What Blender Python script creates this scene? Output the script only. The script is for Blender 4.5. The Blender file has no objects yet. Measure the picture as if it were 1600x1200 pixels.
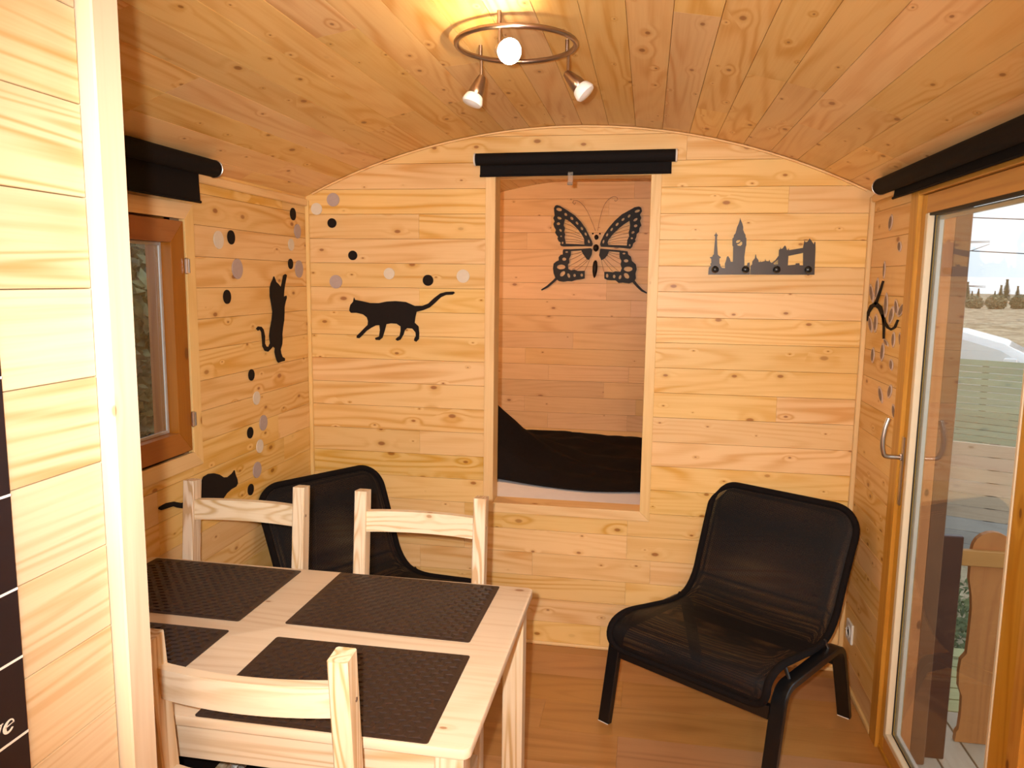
import bpy, bmesh, math, random
from mathutils import Vector, Matrix, noise
PI = math.pi
S = bpy.context.scene
COL = S.collection

FLASH_P, LAMP_P, REAR_P = 215.0, 28.0, 56.0
ALC_P = 12.0       # W: camera flash, lit spot, added rear fill light
# placemats (centre x, y, turn) and easy chairs (front x, y, turn)
PMX1, PMY1, PMX2, PMY2, PMX3, PMY3, PMX4, PMY4 = .848, -1.356, .860, -1.757, .275, -1.358, .275, -1.745
PMA = (-.020, -.004, -.020, -.010)
EC1, EC2 = (1.622, -.695, 2.559), (.722, -.611, -2.138)
# ------------------------------------------------------------ camera
cam_data = bpy.data.cameras.new('camera'); cam = bpy.data.objects.new('camera', cam_data); COL.objects.link(cam)
cam_data.sensor_fit = 'HORIZONTAL'; cam_data.sensor_width = 36.0
cam_data.lens = 1209.9 / 1600 * 36.0
cam_data.clip_start = 0.02; cam_data.clip_end = 500
YAW, PITCH, ROLL = 0.171, 0.1337, 0.0125
F = Vector((-math.sin(YAW) * math.cos(PITCH), math.cos(YAW) * math.cos(PITCH), -math.sin(PITCH)))
R0 = Vector((math.cos(YAW), math.sin(YAW), 0)); U0 = R0.cross(F)
RR = math.cos(ROLL) * R0 + math.sin(ROLL) * U0; UU = -math.sin(ROLL) * R0 + math.cos(ROLL) * U0
M = Matrix((RR, UU, -F)).transposed().to_4x4(); M.translation = Vector((1.4502, -3.1742, 1.5693))
cam.matrix_world = M
S.camera = cam

# ------------------------------------------------------------ world, lights, exposure
S.view_settings.view_transform = 'Standard'; S.view_settings.look = 'None'
S.view_settings.gamma = 1.0; S.view_settings.use_curve_mapping = False
S.view_settings.exposure = 0.0
W_ = bpy.data.worlds.new('sky'); S.world = W_; W_.use_nodes = True
wn, wl = W_.node_tree.nodes, W_.node_tree.links
bg = wn['Background']; bg.inputs['Strength'].default_value = 1.6
tc = wn.new('ShaderNodeTexCoord'); nz = wn.new('ShaderNodeTexNoise'); nz.inputs['Scale'].default_value = 3.0; nz.inputs['Detail'].default_value = 5
cr = wn.new('ShaderNodeValToRGB')
cr.color_ramp.elements[0].position = 0.35; cr.color_ramp.elements[0].color = (0.55, 0.72, 0.92, 1)
cr.color_ramp.elements[1].position = 0.6; cr.color_ramp.elements[1].color = (0.95, 0.97, 1.0, 1)
wl.new(tc.outputs['Generated'], nz.inputs['Vector']); wl.new(nz.outputs['Fac'], cr.inputs['Fac']); wl.new(cr.outputs['Color'], bg.inputs['Color'])

def light(name, kind, loc, power, color, size=0.02, aim=None, spot=None, blend=0.5):
    d = bpy.data.lights.new(name, kind); o = bpy.data.objects.new(name, d); COL.objects.link(o)
    d.energy = power; d.color = color; o.location = loc
    if kind in ('POINT', 'SPOT'): d.shadow_soft_size = size
    if kind == 'AREA': d.size = size
    if spot: d.spot_size = spot; d.spot_blend = blend
    if aim is not None: o.rotation_euler = (Vector(aim) - Vector(loc)).to_track_quat('-Z', 'Y').to_euler()
    return o
CAMP = M.translation
# the camera's own flash, just left of and above the lens
fl = CAMP - RR * 0.05 + UU * 0.035
light('camera_flash', 'SPOT', fl, FLASH_P, (1.0, 0.97, 0.92), 0.012, fl + F + RR * 0.06, math.radians(92), 1.0)
# lit lamp above the table and an added, unseen fill light behind the photographer
light('lit_spot_light', 'POINT', (1.11, -1.385, 2.075), LAMP_P, (1.0, 0.70, 0.36), 0.02)
light('rear_fill_light', 'POINT', (1.75, -4.15, 1.98), REAR_P, (1.0, 0.80, 0.56), 0.10)
# warm reading lamp at the left end of the alcove, out of sight round the jamb
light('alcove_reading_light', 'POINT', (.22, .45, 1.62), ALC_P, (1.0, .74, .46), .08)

# ------------------------------------------------------------ helpers
def link(name, me, mats=None, parent=None, mw=None):
    o = bpy.data.objects.new(name, me); COL.objects.link(o)
    if mats is not None and me is not None and len(me.materials) == 0:
        for m in (mats if isinstance(mats, (list, tuple)) else [mats]): me.materials.append(m)
    if parent is not None: o.parent = parent
    if mw is not None: o.matrix_local = mw
    return o
def tag(o, label=None, cat=None, group=None, kind=None):
    if label: o['label'] = label
    if cat: o['category'] = cat
    if group: o['group'] = group
    if kind: o['kind'] = kind
    return o
def empty(name, loc=(0, 0, 0), rz=0.0, **k):
    o = bpy.data.objects.new(name, None); COL.objects.link(o); o.location = loc; o.rotation_euler = (0, 0, rz); o.empty_display_size = 0.05
    return tag(o, **k)
def copy_tree(o, parent=None):
    c = o.copy(); COL.objects.link(c); c.parent = parent
    for ch in list(o.children): copy_tree(ch, c)
    return c
class MB:
    def __init__(s): s.bm = bmesh.new()
    def box(s, lo, hi, bevel=0.0, seg=1, mw=None):
        r = bmesh.ops.create_cube(s.bm, size=1.0); vs = r['verts']
        c = [(a + b) / 2 for a, b in zip(lo, hi)]; d = [abs(b - a) for a, b in zip(lo, hi)]
        for v in vs: v.co = Vector((v.co.x * d[0] + c[0], v.co.y * d[1] + c[1], v.co.z * d[2] + c[2]))
        if bevel > 0:
            es = list({e for v in vs for e in v.link_edges})
            rb = bmesh.ops.bevel(s.bm, geom=es, offset=bevel, segments=seg, affect='EDGES', profile=0.5)
            vs = list({v for f in rb['faces'] for v in f.verts} | {v for v in vs if v.is_valid})
        if mw is not None:
            for v in vs: v.co = mw @ v.co
        return s
    def prism(s, pts, z0, z1, mw=None, bevel=0.0):
        n = len(pts)
        a = [s.bm.verts.new((p[0], p[1], z0)) for p in pts]; b = [s.bm.verts.new((p[0], p[1], z1)) for p in pts]
        fs = [s.bm.faces.new(a[::-1]), s.bm.faces.new(b)]
        for i in range(n): fs.append(s.bm.faces.new((a[i], a[(i + 1) % n], b[(i + 1) % n], b[i])))
        vs = a + b
        if bevel > 0:
            es = list({e for f in fs[:2] for e in f.edges})
            rb = bmesh.ops.bevel(s.bm, geom=es, offset=bevel, segments=2, affect='EDGES', profile=0.5)
            vs = list({v for f in rb['faces'] for v in f.verts} | {v for v in vs if v.is_valid})
        if mw is not None:
            for v in vs: v.co = mw @ v.co
        return s
    def tube(s, pts, r, n=10, closed=False, caps=True):
        pts = [Vector(p) for p in pts]; m = len(pts)
        rs = r if isinstance(r, (list, tuple)) else [r] * m
        T = []
        for i in range(m):
            a = pts[(i - 1) % m] if (closed or i > 0) else pts[0]; b = pts[(i + 1) % m] if (closed or i < m - 1) else pts[-1]
            T.append((b - a).normalized())
        up = Vector((0, 0, 1)) if abs(T[0].z) < .9 else Vector((1, 0, 0))
        N = (up - T[0] * up.dot(T[0])).normalized(); rings = []
        for i in range(m):
            N = (N - T[i] * N.dot(T[i])).normalized(); B = T[i].cross(N)
            rings.append([s.bm.verts.new(pts[i] + (N * math.cos(2 * PI * k / n) + B * math.sin(2 * PI * k / n)) * rs[i]) for k in range(n)])
        for i in range(m if closed else m - 1):
            A, Bq = rings[i], rings[(i + 1) % m]
            for k in range(n): s.bm.faces.new((A[k], A[(k + 1) % n], Bq[(k + 1) % n], Bq[k]))
        if caps and not closed: s.bm.faces.new(rings[0][::-1]); s.bm.faces.new(rings[-1])
        return s
    def lathe(s, prof, axis_o, axis_d, n=20):
        # prof: list of (radius, distance along the axis)
        d = Vector(axis_d).normalized(); up = Vector((0, 0, 1)) if abs(d.z) < .9 else Vector((1, 0, 0))
        N = (up - d * up.dot(d)).normalized(); B = d.cross(N); o = Vector(axis_o); rings = []
        for r, t in prof:
            rings.append([s.bm.verts.new(o + d * t + (N * math.cos(2 * PI * k / n) + B * math.sin(2 * PI * k / n)) * max(r, 1e-4)) for k in range(n)])
        for A, Bq in zip(rings, rings[1:]):
            for k in range(n): s.bm.faces.new((A[k], A[(k + 1) % n], Bq[(k + 1) % n], Bq[k]))
        s.bm.faces.new(rings[0][::-1]); s.bm.faces.new(rings[-1])
        return s
    def sweep(s, path, w, t, wdir):
        # rectangular bar: width w along wdir, thickness t in the plane of the path
        wd = Vector(wdir).normalized(); path = [Vector(p) for p in path]; m = len(path); rings = []
        for i in range(m):
            a = path[max(i - 1, 0)]; b = path[min(i + 1, m - 1)]; T = (b - a).normalized(); n = T.cross(wd).normalized()
            k = 1.0
            if 0 < i < m - 1:
                c = (path[i] - path[i - 1]).normalized().dot((path[i + 1] - path[i]).normalized()); k = 1 / math.sqrt(max((1 + c) / 2, .2))
            q = path[i]; e = min(.003, t * .2)
            rings.append([s.bm.verts.new(q + wd * x + n * y * k) for x, y in ((-w/2+e, -t/2), (w/2-e, -t/2), (w/2, -t/2+e), (w/2, t/2-e), (w/2-e, t/2), (-w/2+e, t/2), (-w/2, t/2-e), (-w/2, -t/2+e))])
        for A, Bq in zip(rings, rings[1:]):
            for k in range(8): s.bm.faces.new((A[k], A[(k + 1) % 8], Bq[(k + 1) % 8], Bq[k]))
        s.bm.faces.new(rings[0][::-1]); s.bm.faces.new(rings[-1])
        return s
    def mesh(s, name, smooth=False):
        bmesh.ops.recalc_face_normals(s.bm, faces=s.bm.faces[:])
        me = bpy.data.meshes.new(name); s.bm.to_mesh(me); s.bm.free()
        if smooth:
            for p in me.polygons: p.use_smooth = True
            try: me.set_sharp_from_angle(angle=math.radians(40))
            except Exception: pass
        return me
    def obj(s, name, m, parent=None, smooth=False, mw=None): return link(name, s.mesh(name, smooth), m, parent, mw)
def plane_m(o, ux, uy):
    ux, uy = Vector(ux), Vector(uy); m = Matrix((ux, uy, ux.cross(uy))).transposed().to_4x4(); m.translation = Vector(o); return m
def arc_pts(c, r, a0, a1, n): return [(c[0] + r * math.cos(a0 + (a1 - a0) * i / n), c[1] + r * math.sin(a0 + (a1 - a0) * i / n)) for i in range(n + 1)]
def fillet(path, r, n=4):
    path = [Vector(p) for p in path]; out = [path[0]]
    for i in range(1, len(path) - 1):
        p = path[i]; a = (path[i - 1] - p); b = (path[i + 1] - p); rr = min(r, a.length * .45, b.length * .45)
        A = p + a.normalized() * rr; B = p + b.normalized() * rr
        for k in range(n + 1):
            t = k / n; out.append((1 - t) ** 2 * A + 2 * t * (1 - t) * p + t * t * B)
    out.append(path[-1]); return out
def catmull(P, n=6):
    P = [Vector(p) for p in P]; Q = [P[0] * 2 - P[1]] + P + [P[-1] * 2 - P[-2]]; out = []
    for i in range(1, len(Q) - 2):
        for k in range(n):
            t = k / n; a, b, c, d = Q[i - 1], Q[i], Q[i + 1], Q[i + 2]
            out.append(.5 * ((2 * b) + (c - a) * t + (2 * a - 5 * b + 4 * c - d) * t * t + (3 * b - a - 3 * c + d) * t ** 3))
    out.append(P[-1]); return out
def cutout(name, loops, base, ux, uy, thick, m, parent=None, lift=0.0):
    # a flat silhouette with holes, sawn from sheet; loops[0] is the outline, the rest are holes
    us = [p[0] for p in loops[0]]; vs = [p[1] for p in loops[0]]; cu, cv = (min(us) + max(us)) / 2, (min(vs) + max(vs)) / 2
    cd = bpy.data.curves.new('tmp', 'CURVE'); cd.dimensions = '2D'; cd.fill_mode = 'BOTH'; cd.extrude = thick / 2 
    for lp in loops:
        sp = cd.splines.new('POLY'); sp.points.add(len(lp) - 1)
        for q, p in zip(sp.points, lp): q.co = (p[0] - cu, p[1] - cv, 0, 1)
        sp.use_cyclic_u = True
    t = bpy.data.objects.new('tmp', cd); COL.objects.link(t)
    me = bpy.data.meshes.new_from_object(t.evaluated_get(bpy.context.evaluated_depsgraph_get()))
    bpy.data.objects.remove(t); bpy.data.curves.remove(cd); me.name = name; me.materials.clear()
    ux, uy = Vector(ux), Vector(uy); n = ux.cross(uy)
    mw = plane_m(Vector(base) + ux * cu + uy * cv + n * (thick / 2 + lift), ux, uy)
    if parent is not None: mw = parent.matrix_local.inverted() @ mw
    return link(name, me, m, parent, mw)

# ------------------------------------------------------------ materials
def nodemat(name):
    m = bpy.data.materials.new(name); m.use_nodes = True; nt = m.node_tree
    return m, nt.nodes, nt.links, nt.nodes['Principled BSDF']
class NB:
    def __init__(s, n, l): s.n, s.l = n, l
    def put(s, sock, v):
        if hasattr(v, 'is_linked') or isinstance(v, bpy.types.NodeSocket): s.l.new(v, sock)
        else: sock.default_value = v
    def math(s, op, a, b=0.0, c=0.0, clamp=False):
        q = s.n.new('ShaderNodeMath'); q.operation = op; q.use_clamp = clamp
        for i, v in enumerate((a, b, c)): s.put(q.inputs[i], v)
        return q.outputs[0]
    def comb(s, x, y, z):
        q = s.n.new('ShaderNodeCombineXYZ')
        for i, v in enumerate((x, y, z)): s.put(q.inputs[i], v)
        return q.outputs[0]
    def noise(s, vec, scale=1.0, detail=2.0, rough=.5):
        q = s.n.new('ShaderNodeTexNoise'); s.l.new(vec, q.inputs['Vector']); q.inputs['Scale'].default_value = scale
        q.inputs['Detail'].default_value = detail; q.inputs['Roughness'].default_value = rough; return q.outputs['Fac']
    def ss(s, v, a, b, lo=0.0, hi=1.0):
        q = s.n.new('ShaderNodeMapRange'); q.interpolation_type = 'SMOOTHSTEP'; s.put(q.inputs[0], v)
        for i, w in zip((1, 2, 3, 4), (a, b, lo, hi)): s.put(q.inputs[i], w)
        return q.outputs[0]
    def mix(s, f, a, b):
        q = s.n.new('ShaderNodeMix'); q.data_type = 'RGBA'; s.put(q.inputs[0], f)
        s.put(q.inputs[6], a if hasattr(a, 'links') or isinstance(a, bpy.types.NodeSocket) else (*a, 1)); s.put(q.inputs[7], b if isinstance(b, bpy.types.NodeSocket) else (*b, 1)); return q.outputs[2]
def srgb(r, g, b):
    f = lambda c: (c / 255 / 12.92) if c / 255 <= .04045 else ((c / 255 + .055) / 1.055) ** 2.4
    return (f(r), f(g), f(b))
def wood(name, pale, late, knotc, axis='X', knots=.5, rings=1.0, rough=.42, ringscale=1.0, tone=.16, knotscale=1.0, spec=.35):
    m, n, l, P = nodemat(name); B = NB(n, l)
    tcn = n.new('ShaderNodeTexCoord'); sp = n.new('ShaderNodeSeparateXYZ'); l.new(tcn.outputs['Object'], sp.inputs[0]); x, y, z = sp.outputs
    if axis == 'Y': x, y, z = y, x, z
    if axis == 'Z': x, y, z = z, x, y
    oi = n.new('ShaderNodeObjectInfo'); rnd = oi.outputs['Random']
    u = B.math('ADD', x, B.math('MULTIPLY', rnd, 57.3)); v = B.math('ADD', y, B.math('MULTIPLY', rnd, 31.7)); w = B.math('ADD', z, B.math('MULTIPLY', rnd, 11.1))
    # knots
    kv = B.comb(B.math('MULTIPLY', u, 4.2 * knotscale), B.math('MULTIPLY', B.math('ADD', v, w), 8.0 * knotscale), 0.0)
    vo = n.new('ShaderNodeTexVoronoi'); vo.voronoi_dimensions = '2D'; l.new(kv, vo.inputs['Vector']); vo.inputs['Scale'].default_value = 1.0; vo.inputs['Randomness'].default_value = .9
    d = vo.outputs['Distance']; cs = n.new('ShaderNodeSeparateColor'); l.new(vo.outputs['Color'], cs.inputs[0])
    on = B.ss(cs.outputs[0], 1 - knots, min(1.0, 1 - knots + .12)); size = B.math('MULTIPLY_ADD', B.math('POWER', cs.outputs[1], 2.0), .075, .022)
    kd = B.math('DIVIDE', d, size)
    km = B.math('MULTIPLY', B.ss(kd, .55, 1.15, 1, 0), on)
    halo = B.math('MULTIPLY', B.ss(kd, .6, 2.6, 1, 0), on)
    push = B.math('MULTIPLY', B.ss(kd, .5, 5.5, 1, 0), on)
    # growth rings
    rv = B.comb(B.math('MULTIPLY', u, .55), B.math('MULTIPLY', v, 6.5 * ringscale), B.math('MULTIPLY', w, 6.5 * ringscale))
    r1 = B.noise(rv, 1.0, 1.5, .45)
    g = B.math('ADD', B.math('MULTIPLY', r1, 13.0), B.math('MULTIPLY', push, .8))
    sn = B.math('SINE', B.math('MULTIPLY', g, 2 * PI)); ring = B.math('POWER', B.math('MULTIPLY_ADD', sn, .5, .5), 2.2)
    amt = B.noise(B.comb(B.math('MULTIPLY', u, 1.3), B.math('MULTIPLY', v, 9), B.math('MULTIPLY', w, 9)), 1.0, 1.0)
    ringm = B.math('MULTIPLY', ring, B.ss(amt, .35, .7, .18 * rings, .75 * rings))
    fine = B.noise(B.comb(B.math('MULTIPLY', u, 5), B.math('MULTIPLY', v, 190), B.math('MULTIPLY', w, 190)), 1.0, 2.0)
    blot = B.noise(B.comb(B.math('MULTIPLY', u, 2.1), B.math('MULTIPLY', v, 6), B.math('MULTIPLY', w, 6)), 1.0, 3.0)
    f = B.math('ADD', ringm, B.math('MULTIPLY', B.math('SUBTRACT', fine, .5), .6)); f = B.math('ADD', f, B.math('MULTIPLY', B.math('SUBTRACT', blot, .45), .9), clamp=True)
    c = B.mix(f, pale, late)
    c = B.mix(B.math('MULTIPLY', halo, .55), c, late); c = B.mix(B.math('MULTIPLY', km, .85), c, knotc)
    # every board has its own tone
    wn_ = n.new('ShaderNodeTexWhiteNoise'); wn_.noise_dimensions = '1D'; l.new(rnd, wn_.inputs['W'])
    hs = n.new('ShaderNodeHueSaturation'); l.new(c, hs.inputs['Color']); l.new(B.math('MULTIPLY_ADD', wn_.outputs['Value'], tone, 1 - tone / 2), hs.inputs['Value'])
    l.new(B.math('MULTIPLY_ADD', rnd, .009, .498), hs.inputs['Hue']); l.new(B.math('MULTIPLY_ADD', rnd, .14, .93), hs.inputs['Saturation'])
    l.new(hs.outputs[0], P.inputs['Base Color']); P.inputs['Roughness'].default_value = rough; P.inputs['Specular IOR Level'].default_value = spec
    bp = n.new('ShaderNodeBump'); bp.inputs['Strength'].default_value = .12; bp.inputs['Distance'].default_value = .001; l.new(f, bp.inputs['Height']); l.new(bp.outputs[0], P.inputs['Normal'])
    return m
def plain(name, col, rough=.5, metal=0.0, spec=.5, nscale=0, namt=.1, bump=0.0, coat=0.0):
    m, n, l, P = nodemat(name); B = NB(n, l)
    P.inputs['Roughness'].default_value = rough; P.inputs['Metallic'].default_value = metal; P.inputs['Specular IOR Level'].default_value = spec; P.inputs['Coat Weight'].default_value = coat
    if nscale:
        t = n.new('ShaderNodeTexCoord'); f = B.noise(t.outputs['Object'], nscale, 3)
        c = B.mix(f, tuple(q * (1 - namt) for q in col), tuple(min(1, q * (1 + namt)) for q in col)); l.new(c, P.inputs['Base Color'])
        if bump:
            bp = n.new('ShaderNodeBump'); bp.inputs['Strength'].default_value = bump; bp.inputs['Distance'].default_value = .002; l.new(f, bp.inputs['Height']); l.new(bp.outputs[0], P.inputs['Normal'])
    else: P.inputs['Base Color'].default_value = (*col, 1)
    return m
PINE_L, PINE_D, KNOT = (.82, .54, .235), (.67, .345, .085), (.33, .115, .03)
m_pine = wood('pine_cladding', PINE_L, PINE_D, KNOT, knots=.72, rings=1.25, tone=.12, knotscale=1.25)
m_ceil = wood('ceiling_cladding', (.85, .555, .24), (.70, .35, .10), KNOT, knots=.6, rings=1.2, knotscale=1.25)
m_left = m_pine
m_part = wood('partition_cladding', (.66, .535, .345), (.50, .30, .125), (.38, .16, .05), knots=.3, rings=1.35, ringscale=2.4)
m_post = wood('corner_post_wood', (.60, .50, .36), (.50, .37, .23), (.36, .17, .06), 'Z', knots=.3, rings=.5)
m_trim = {a: wood('trim_wood_' + a.lower(), (.82, .56, .27), (.66, .37, .13), KNOT, a, knots=.25, rings=.6) for a in 'XYZ'}
FR = {'X': (1.3, 1.7), 'Y': (1.0, 1.5), 'Z': (1.9, 2.6)}
m_furn = {a: wood('furniture_pine_' + a.lower(), (.79, .65, .48), (.56, .36, .18), (.36, .17, .08), a, knots=.25, rings=FR[a][0], ringscale=FR[a][1], tone=.06, rough=.5) for a in 'XYZ'}
m_top = wood('table_top_pine', (.79, .65, .49), (.64, .46, .29), (.36, .17, .08), 'X', knots=.45, rings=.7, ringscale=1.0, tone=.02, rough=.5, knotscale=.8)
m_door = {a: wood('stained_door_wood_' + a.lower(), (.60, .30, .065), (.44, .18, .03), (.16, .045, .01), a, knots=.2, rings=.9, rough=.35, tone=.05) for a in 'XYZ'}
m_win = {a: wood('reddish_window_wood_' + a.lower(), (.36, .125, .030), (.24, .072, .015), (.10, .03, .01), a, knots=.08, rings=.7, rough=.38, tone=.05) for a in 'XYZ'}
m_floor = wood('laminate_floor', (.50, .245, .090), (.34, .145, .045), (.2, .08, .03), knots=.0, rings=.8, rough=.33, ringscale=.6, tone=.16, spec=.45)
m_deck = wood('weathered_deck', (.56, .47, .36), (.42, .34, .25), (.2, .14, .09), knots=.3, rings=.6, rough=.7)
m_deck_green = wood('mossy_deck', (.50, .47, .24), (.36, .34, .15), (.2, .16, .06), knots=.2, rings=.5, rough=.8)
m_pale_board = wood('pale_wall_board', (.66, .52, .40), (.52, .39, .29), (.25, .16, .1), knots=.3, rings=.6, rough=.7)
m_grey_board = wood('grey_wall_board', (.50, .48, .46), (.40, .37, .35), (.2, .17, .15), knots=.2, rings=.6, rough=.75)
m_green_board = wood('green_wall_board', (.34, .42, .31), (.27, .34, .25), (.18, .22, .16), knots=.1, rings=.5, rough=.7)
m_railx = wood('railing_wood_x', (.62, .30, .12), (.45, .2, .07), (.16, .05, .015), 'X', knots=.4, rings=.8, rough=.5)
m_postbrown = plain('brown_stained_post', (.20, .085, .035), .5, nscale=8, namt=.3)
m_rail = wood('railing_wood', (.62, .235, .055), (.45, .15, .035), (.16, .05, .015), 'Z', knots=.4, rings=.8, rough=.5)
m_brownpanel = plain('dark_brown_paint', (.085, .026, .012), .35, nscale=6, namt=.35)
m_back = plain('bare_batten', (.30, .16, .07), .8, nscale=20)
m_black = plain('black_lacquer', (.006, .006, .007), .28, nscale=30, namt=.1)
m_blackblind = plain('black_blind_fabric', (.009, .007, .007), .8, spec=.15, nscale=180, namt=.3, bump=.2)
m_blackcloth = plain('black_cloth', (.008, .0055, .0055), .9, spec=.15, nscale=60, namt=.4, bump=.3)
m_decal_b = plain('black_felt', (.012, .008, .007), .8, spec=.2, nscale=90, namt=.2)
m_decal_g = plain('mauve_grey_felt', (.46, .37, .35), .85, spec=.1, nscale=90, namt=.08)
m_decal_l = plain('pale_grey_felt', (.72, .64, .53), .85, spec=.1, nscale=90, namt=.06)
m_leaf_e = plain('leaf_sticker_edge', (.66, .52, .44), .7, nscale=40)
m_leaf_c = plain('leaf_sticker_centre', (.23, .16, .13), .6, nscale=60, namt=.3)
m_iron = plain('dark_iron', (.012, .008, .007), .5, spec=.25, nscale=50, namt=.4)
m_steelbk = plain('dark_sheet_steel', (.030, .020, .018), .4, metal=.2, nscale=12, namt=.35)
m_vein = plain('copper_wire', (.25, .10, .045), .4, metal=.6, nscale=50)
m_steel = plain('brushed_steel', (.55, .50, .46), .32, metal=1.0, nscale=40, namt=.1)
m_nickel = plain('satin_nickel', (.42, .33, .29), .3, metal=1.0, nscale=40, namt=.1)
m_white = plain('white_plastic', (.80, .79, .76), .4, nscale=20, namt=.03)
m_bulb = plain('frosted_bulb_glass', (.78, .78, .80), .3, nscale=20, namt=.03, coat=.3)
m_sheet = plain('white_bed_sheet', (.74, .74, .78), .9, nscale=25, namt=.05, bump=.4)
m_bead = plain('cream_glazing_bead', (.74, .64, .46), .45, nscale=20, namt=.05)
m_alc_warm = wood('warm_tinted_alcove_cladding', (.80, .475, .21), (.62, .30, .10), KNOT, knots=.5, rings=.7, knotscale=1.2)  # pine tinted more orange, warm bounced light of the alcove put into its colour
m_alu = plain('grey_spacer_bar', (.55, .55, .53), .35, metal=.3, nscale=60)
m_rubber = plain('black_seal', (.012, .011, .011), .6, nscale=50)
m_mat = plain('brown_woven_strip', (.038, .021, .015), .45, spec=.35, nscale=140, namt=.3, bump=.3)
m_board = plain('black_poster_print', (.014, .008, .010), .4, nscale=60, namt=.2)
m_ink = plain('white_poster_print', (.85, .84, .80), .5, nscale=60, namt=.02)
m_clear, n_, l_, P_ = nodemat('clear_plastic'); P_.inputs['Transmission Weight'].default_value = .85; P_.inputs['Roughness'].default_value = .12; P_.inputs['Base Color'].default_value = (.85, .85, .85, 1)
def lit(name, col, st):
    m, n, l, P = nodemat(name); P.inputs['Emission Color'].default_value = (*col, 1); P.inputs['Emission Strength'].default_value = st; return m
m_lit = lit('lit_bulb', (1.0, .86, .66), 14.0)
def glass(name):
    m, n, l, P = nodemat(name); n.remove(P); out = n['Material Output']
    tr = n.new('ShaderNodeBsdfTransparent'); tr.inputs[0].default_value = (.93, .95, .94, 1); gl = n.new('ShaderNodeBsdfGlossy'); gl.inputs['Roughness'].default_value = .015
    fr = n.new('ShaderNodeFresnel'); gg = n.new('ShaderNodeNewGeometry'); ii = n.new('ShaderNodeMapRange'); ii.inputs[3].default_value = 1.5; ii.inputs[4].default_value = 1 / 1.5; l.new(gg.outputs['Backfacing'], ii.inputs[0]); l.new(ii.outputs[0], fr.inputs[0]); ml = n.new('ShaderNodeMath'); ml.operation = 'MULTIPLY'; ml.inputs[1].default_value = 1.0
    mx = n.new('ShaderNodeMixShader'); l.new(fr.outputs[0], ml.inputs[0]); l.new(ml.outputs[0], mx.inputs[0]); l.new(tr.outputs[0], mx.inputs[1]); l.new(gl.outputs[0], mx.inputs[2]); l.new(mx.outputs[0], out.inputs[0]); return m
m_glass = glass('window_glass')
def netting():
    m, n, l, P = nodemat('black_mesh_netting'); B = NB(n, l); P.inputs['Base Color'].default_value = (.010, .009, .010, 1); P.inputs['Roughness'].default_value = .55; P.inputs['Specular IOR Level'].default_value = .2
    uv = n.new('ShaderNodeUVMap'); sp = n.new('ShaderNodeSeparateXYZ'); l.new(uv.outputs[0], sp.inputs[0])
    a = B.math('SINE', B.math('MULTIPLY', sp.outputs[0], 2 * PI * 260)); b = B.math('SINE', B.math('MULTIPLY', sp.outputs[1], 2 * PI * 260))
    h = B.math('MULTIPLY', B.ss(a, -.35, .35), B.ss(b, -.35, .35)); tr = n.new('ShaderNodeBsdfTransparent'); mx = n.new('ShaderNodeMixShader')
    l.new(h, mx.inputs[0]); l.new(P.outputs[0], mx.inputs[1]); l.new(tr.outputs[0], mx.inputs[2]); l.new(mx.outputs[0], n['Material Output'].inputs[0]); return m
m_net = netting()
def leafy(name, a, b):
    m, n, l, P = nodemat(name); B = NB(n, l); g = n.new('ShaderNodeNewGeometry'); wn2 = n.new('ShaderNodeTexNoise'); wn2.inputs['Scale'].default_value = 9; l.new(g.outputs['Position'], wn2.inputs['Vector'])
    l.new(B.mix(B.ss(wn2.outputs['Fac'], .3, .7), a, b), P.inputs['Base Color']); P.inputs['Roughness'].default_value = .6; return m
m_leafg = leafy('shrub_leaves', (.10, .13, .045), (.26, .28, .11)); m_straw = leafy('dry_grass', (.42, .32, .18), (.60, .50, .33)); m_conifer = leafy('conifer_needles', (.15, .16, .08), (.34, .33, .19))
m_bark = plain('bark', (.13, .09, .06), .9, nscale=12, namt=.4)
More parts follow.
